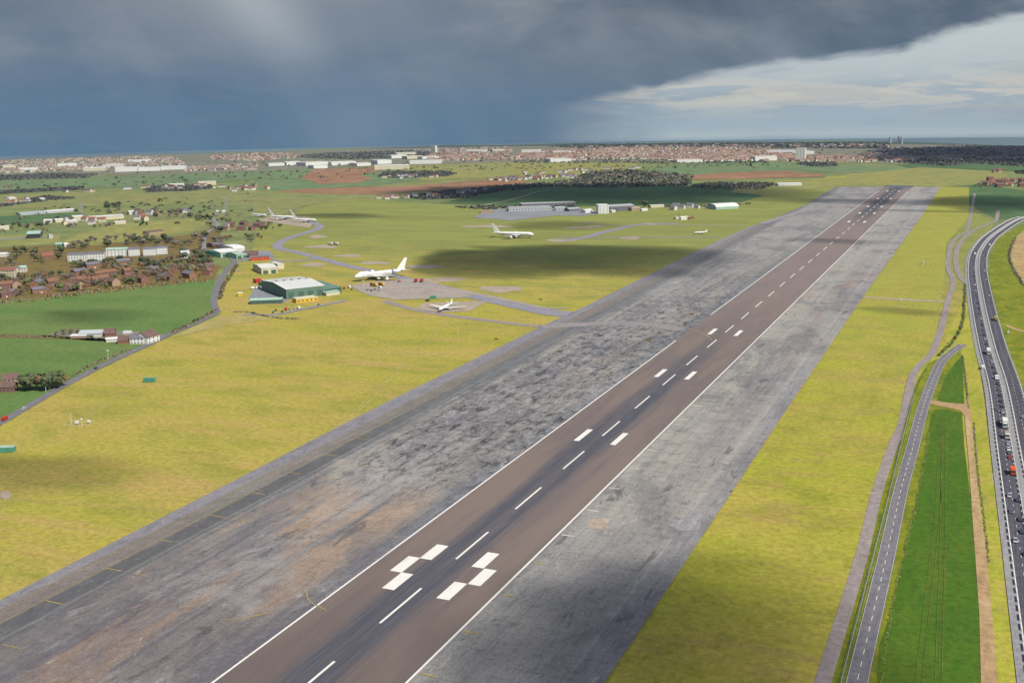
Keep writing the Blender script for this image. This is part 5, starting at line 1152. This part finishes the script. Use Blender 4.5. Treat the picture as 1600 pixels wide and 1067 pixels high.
# instrument enclosure
p = G(121, 664); t_ = thing('weather_station', 'cluster of white instrument posts and screens on the left grass', 'weather station', (p.x, p.y, .1), .4)
def part(name, fn, m_):
    bm = bmesh.new(); fn(bm); return link(name, bm_mesh(bm, m_), t_)
part('screen_box', lambda bm: (box(bm, -1, 1, -.8, .8, 1, 2.6), [tube(bm, (x, y, 0), (x, y, 1), .06) for x in (-.9, .9) for y in (-.7, .7)]), wht)
part('mast', lambda bm: (tube(bm, (-4, 1, 0), (-4, 1, 7), .12), tube(bm, (-4.6, 1, 6.6), (-3.4, 1, 6.6), .08)), wht)
part('post', lambda bm: (tube(bm, (3.2, -1, 0), (3.2, -1, 4.5), .15), box(bm, 2.6, 3.8, -1.4, -.6, 3.6, 4.4)), wht)
part('post', lambda bm: (tube(bm, (6.5, 2, 0), (6.5, 2, 3), .12), box(bm, 5.6, 7.4, 1.4, 2.4, 1.2, 2.4)), wht)
part('fence', lambda bm: ([tube(bm, (x, y, 0), (x, y, 1.1), .07) for x in (-7, -3.5, 0, 3.5, 7, 9) for y in (-3, 4)], [tube(bm, (-7, y, 1), (9, y, 1), .05) for y in (-3, 4)]), wht)
def mast(label, px_, h, m_=wht, head=None, name='mast', cat='mast', r=.16):
    q = G(*px_); t2 = thing(name, label, cat, (q.x, q.y, q.z))
    bm = bmesh.new(); tube(bm, (0, 0, 0), (0, 0, h), r, 8, r*.6); link('post', bm_mesh(bm, m_), t2)
    bm = bmesh.new()
    if head == 'lamp': box(bm, -1.0, 1.0, -.35, .35, h-.1, h+.8)
    elif head == 'dish': lathe(bm, [(-.5, .3, h), (-.1, 1.4, h), (.1, 1.5, h), (.15, 1.2, h)], 12)
    elif head == 'sock': tube(bm, (0, 0, h-.4), (3.2, .6, h-.9), .45, 8, .2)
    elif head == 'box': box(bm, -.8, .8, -.8, .8, 0, 1.8)
    else: tube(bm, (-.8, 0, h-.3), (.8, 0, h-.3), .08)
    link({'lamp': 'lamp_head', 'dish': 'dish', 'sock': 'wind_sleeve', 'box': 'cabinet'}.get(head, 'crossarm'), bm_mesh(bm, m_), t2)
    bm = bmesh.new(); box(bm, -.5, .5, -.5, .5, -.1, .35); link('base', bm_mesh(bm, shedr), t2); return t2
mast('tall lamp post with white head in front of the dark evergreen clump', (72, 612), 9, wht, 'lamp', 'lamp_post', 'lamp post')
mast('slim white pole in the lower green field near the lane', (169, 562), 7, wht, 'lamp', 'pole', 'pole')
mast('white mast rising from the yellow building front', (489, 474), 9, wht)
mast('white mast beside the jumbo jet on the apron', (568, 455), 11, wht, 'lamp', 'floodlight_mast', 'floodlight mast')
mast('white radar post with round head on the right grass', (1441, 416), 4.5, cream, 'dish', 'radar_post', 'radar post', .5)
mast('slim mast with pale cabinet on the far right grass', (1498.5, 311), 14, cream, 'box')
mast('tall thin mast left of the small white aircraft by the taxiway', (1095, 362), 14, steel)
mast('wind sock pole on the shaded grass', (1014, 414), 5, cream, 'sock', 'wind_sock', 'wind sock')
mast('white post on the grass junction left of the runway shoulder', (1408, 470), 3.5, wht, 'box', 'marker_post', 'marker post')
mast('short post on the carriageway verge beside the dirt track', (1550, 752), 4, wht, None, 'post', 'post')
mast('short white post at the path end right of the carriageway', (1575.5, 521), 3.5, wht, 'box', 'post', 'post')
mast('thin pale pole on the grass below the long-winged jet', (716, 524), 10, cream, None, 'pole', 'pole')
for x, y, lab in ((776, 532, 'yellow sign board on the grass near the lower taxiway edge'), (845, 470, 'yellow sign board above the link taxiway'), (1081, 493, 'left yellow sign board by the runway edge gap'), (1015, 535, 'right-hand yellow sign board before the runway edge gap')):
    q = G(x, y); t2 = thing('sign_board', lab, 'sign', (q.x, q.y, .5), -.4); bm = bmesh.new(); box(bm, -2.4, 2.4, -.2, .2, .4, 1.6); link('panel', bm_mesh(bm, yellowm), t2)
    bm = bmesh.new(); box(bm, -2, -1.8, -.1, .1, 0, .4); box(bm, 1.8, 2, -.1, .1, 0, .4); link('leg', bm_mesh(bm, steel), t2)
# fence along the airfield boundary between track and old road
fp = smooth_path([G(*p_) for p_ in [(1307, 1100), (1322, 1040), (1368, 860), (1392, 765), (1410, 690), (1428, 620)]], 8)
fr = thing('boundary_fence', 'thin pale boundary fence between the perimeter track and the old road', 'fence')
bm = bmesh.new(); acc = 0
for a_, c_ in zip(fp, fp[1:]):
    n = max(1, int((c_-a_).length/4))
    for k in range(n):
        q = a_.lerp(c_, k/n); box(bm, q.x-.06, q.x+.06, q.y-.06, q.y+.06, .4, 2.6)
o = link('post', bm_mesh(bm, shedr), fr); o['kind'] = 'stuff'
bm = bmesh.new()
for a_, c_ in zip(fp, fp[1:]):
    for z_ in (1.0, 1.7, 2.4): tube(bm, (a_.x, a_.y, z_), (c_.x, c_.y, z_), .04, 4)
link('wire', bm_mesh(bm, steel), fr)
# pylons
def pylon(label, px_, h):
    q = G(*px_); t2 = thing('pylon', label, 'pylon', (q.x, q.y, 0), .5); bm = bmesh.new(); w0, w1 = h*.10, h*.022
    lv = [0, .2, .4, .58, .72, .84, 1.0]
    def c4(f): w_ = w0+(w1-w0)*min(1, f/.75); return [(sx_*w_, sy*w_, f*h) for sx_, sy in ((-1, -1), (1, -1), (1, 1), (-1, 1))]
    for f0, f1 in zip(lv, lv[1:]):
        a_, b2 = c4(f0), c4(f1)
        for k in range(4): tube(bm, a_[k], b2[k], .22, 4); tube(bm, a_[k], b2[(k+1) % 4], .14, 4)
    link('lattice', bm_mesh(bm, MATS['grey_shed_roof']), t2)
    for f in (.68, .82, .95):
        bm = bmesh.new(); wd = h*(.2 if f != .82 else .26)
        tube(bm, (-wd, 0, f*h), (wd, 0, f*h), .2, 4); tube(bm, (-wd, 0, f*h), (0, 0, f*h+h*.05), .14, 4); tube(bm, (wd, 0, f*h), (0, 0, f*h+h*.05), .14, 4); link('crossarm', bm_mesh(bm, MATS['grey_shed_roof']), t2)
pylon('left lattice pylon above the square cream factory', (128, 343), 32); pylon('right lattice pylon beyond the tree belt', (353, 331), 30)

# ------------------------------------------------------------------ clouds overhead (outside the picture) that shade parts of the ground
cm_, t, b = newmat('cloud_vapour'); t.n.remove(b)
pv = t.n.new('ShaderNodeVolumePrincipled'); pv.inputs['Color'].default_value = (.8, .82, .86, 1); pv.inputs['Density'].default_value = .012; pv.inputs['Anisotropy'].default_value = .3
t.l.new(pv.outputs[0], t.n['Material Output'].inputs['Volume'])
def cloud(x, y, rx, ry, ang, alt, thick, seed):
    """cloud whose shadow falls centred on ground (x, y)"""
    cx_, cy2 = x+SUNV.x/SUNV.z*alt, y+SUNV.y/SUNV.z*alt
    bm = bmesh.new(); NR, NA = 10, 40; top = []; bot = []
    ca, sa = math.cos(ang), math.sin(ang)
    def pt_(i, k, s_):
        f = i/NR; an = 2*math.pi*k/NA; dx_, dy_ = math.cos(an), math.sin(an)
        lob = 1+.32*(noise.fractal(Vector((dx_*1.7, dy_*1.7, seed*3.7)), 1, 2, 5))
        hgt = thick*(1-f*f)**1.2*(.75+.6*noise.noise(Vector((dx_*f*3, dy_*f*3, seed*1.9+s_))))
        u, w = dx_*f*rx*lob, dy_*f*ry*lob
        return (cx_+u*ca-w*sa, cy2+u*sa+w*ca, alt+(hgt if s_ > 0 else -hgt*.3))
    T0 = bm.verts.new(pt_(0, 0, 1)); B0 = bm.verts.new(pt_(0, 0, -1))
    T = [[bm.verts.new(pt_(i, k, 1)) for k in range(NA)] for i in range(1, NR)]; Bt = [[bm.verts.new(pt_(i, k, -1)) for k in range(NA)] for i in range(1, NR)]
    E_ = [bm.verts.new((*pt_(NR, k, 1)[:2], alt)) for k in range(NA)]
    T.append(E_); Bt.append(E_)
    for k in range(NA):
        k2 = (k+1) % NA; bm.faces.new((T0, T[0][k], T[0][k2])); bm.faces.new((B0, Bt[0][k2], Bt[0][k]))
        for i in range(NR-1):
            bm.faces.new((T[i][k], T[i+1][k], T[i+1][k2], T[i][k2])); bm.faces.new((Bt[i][k], Bt[i][k2], Bt[i+1][k2], Bt[i+1][k]))
    o = link('cloud', bm_mesh(bm, cm_, True)); o['kind'] = 'structure'; return o
SH = [  # pixel centre, half-width m (x), half-length m (y), angle, thickness
 ((895, 408), 225, 170, .35, 230, 1),
 ((880, 353), 110, 90, .0, 60, 3),
 ((985, 1075), 56, 84, .1, 85, 4),
 ((1150, 1050), 66, 84, .1, 110, 5),
 ((60, 745), 70, 34, .3, 55, 6),
 ((1430, 489), 45, 22, .0, 50, 7),
 ((1320, 378), 90, 40, .05, 45, 8),
 ((1365, 316), 300, 80, .0, 70, 9),
 ((1580, 318), 170, 220, .0, 130, 10),
 ((960, 303), 480, 330, .1, 230, 11),
 ((530, 338), 130, 60, .1, 90, 12),
 ((140, 497), 70, 50, .0, 45, 13),
 ((760, 300), 260, 260, .0, 140, 14),
 ((1470, 331), 120, 30, .0, 60, 15),
 ((1550, 240), 480, 1000, .0, 260, 16),
]
for px_, rx, ry, an, th, sd_ in SH:
    q = G(*px_); r_ = dist(q); alt = 1150 if r_ < 1900 else (1700 if r_ < 4000 else 2300)
    cloud(q.x, q.y, rx, ry, an, alt, th, sd_)

# ------------------------------------------------------------------ air
hz, t, b = newmat('thin_haze'); t.n.remove(b)
pv = t.n.new('ShaderNodeVolumePrincipled'); pv.inputs['Color'].default_value = (.14, .245, .37, 1); pv.inputs['Density'].default_value = 3.3e-5
t.l.new(pv.outputs[0], t.n['Material Output'].inputs['Volume'])
bm = bmesh.new(); box(bm, -13500, 9500, -2000, 14000, -430, 420); o = link('haze', bm_mesh(bm, hz)); o['kind'] = 'stuff'

# ------------------------------------------------------------------ labels of look-alikes: say which one by its place
ORD = ['', 'second-', 'third-', 'fourth-', 'fifth-', 'sixth-', 'seventh-', 'eighth-', 'ninth-', 'tenth-', 'eleventh-', 'twelfth-', 'thirteenth-', 'fourteenth-', 'fifteenth-', 'sixteenth-', 'seventeenth-', 'eighteenth-', 'nineteenth-', 'twentieth-']
fam = {}
for o in scene.objects:
    if o.parent is None and 'category' in o and 'label' in o: fam.setdefault(o['label'], []).append(o)
for lab, obs in fam.items():
    if not 2 <= len(obs) <= 20 or len(lab.split()) > 15: continue
    def scr(o):
        r_ = Vector(o.location)-CAM; z_ = r_.dot(FWD); return (r_.dot(RT)/z_, r_.dot(UP)/z_)
    if 'traffic' in str(obs[0].get('group', '')):
        obs.sort(key=lambda o: -scr(o)[1])
        for k, o in enumerate(obs): o['label'] = (ORD[k]+'farthest ' if k else 'farthest ')+lab
    else:
        obs.sort(key=lambda o: scr(o)[0])
        for k, o in enumerate(obs): o['label'] = ('leftmost ' if k == 0 else ORD[k]+'from-left ')+lab
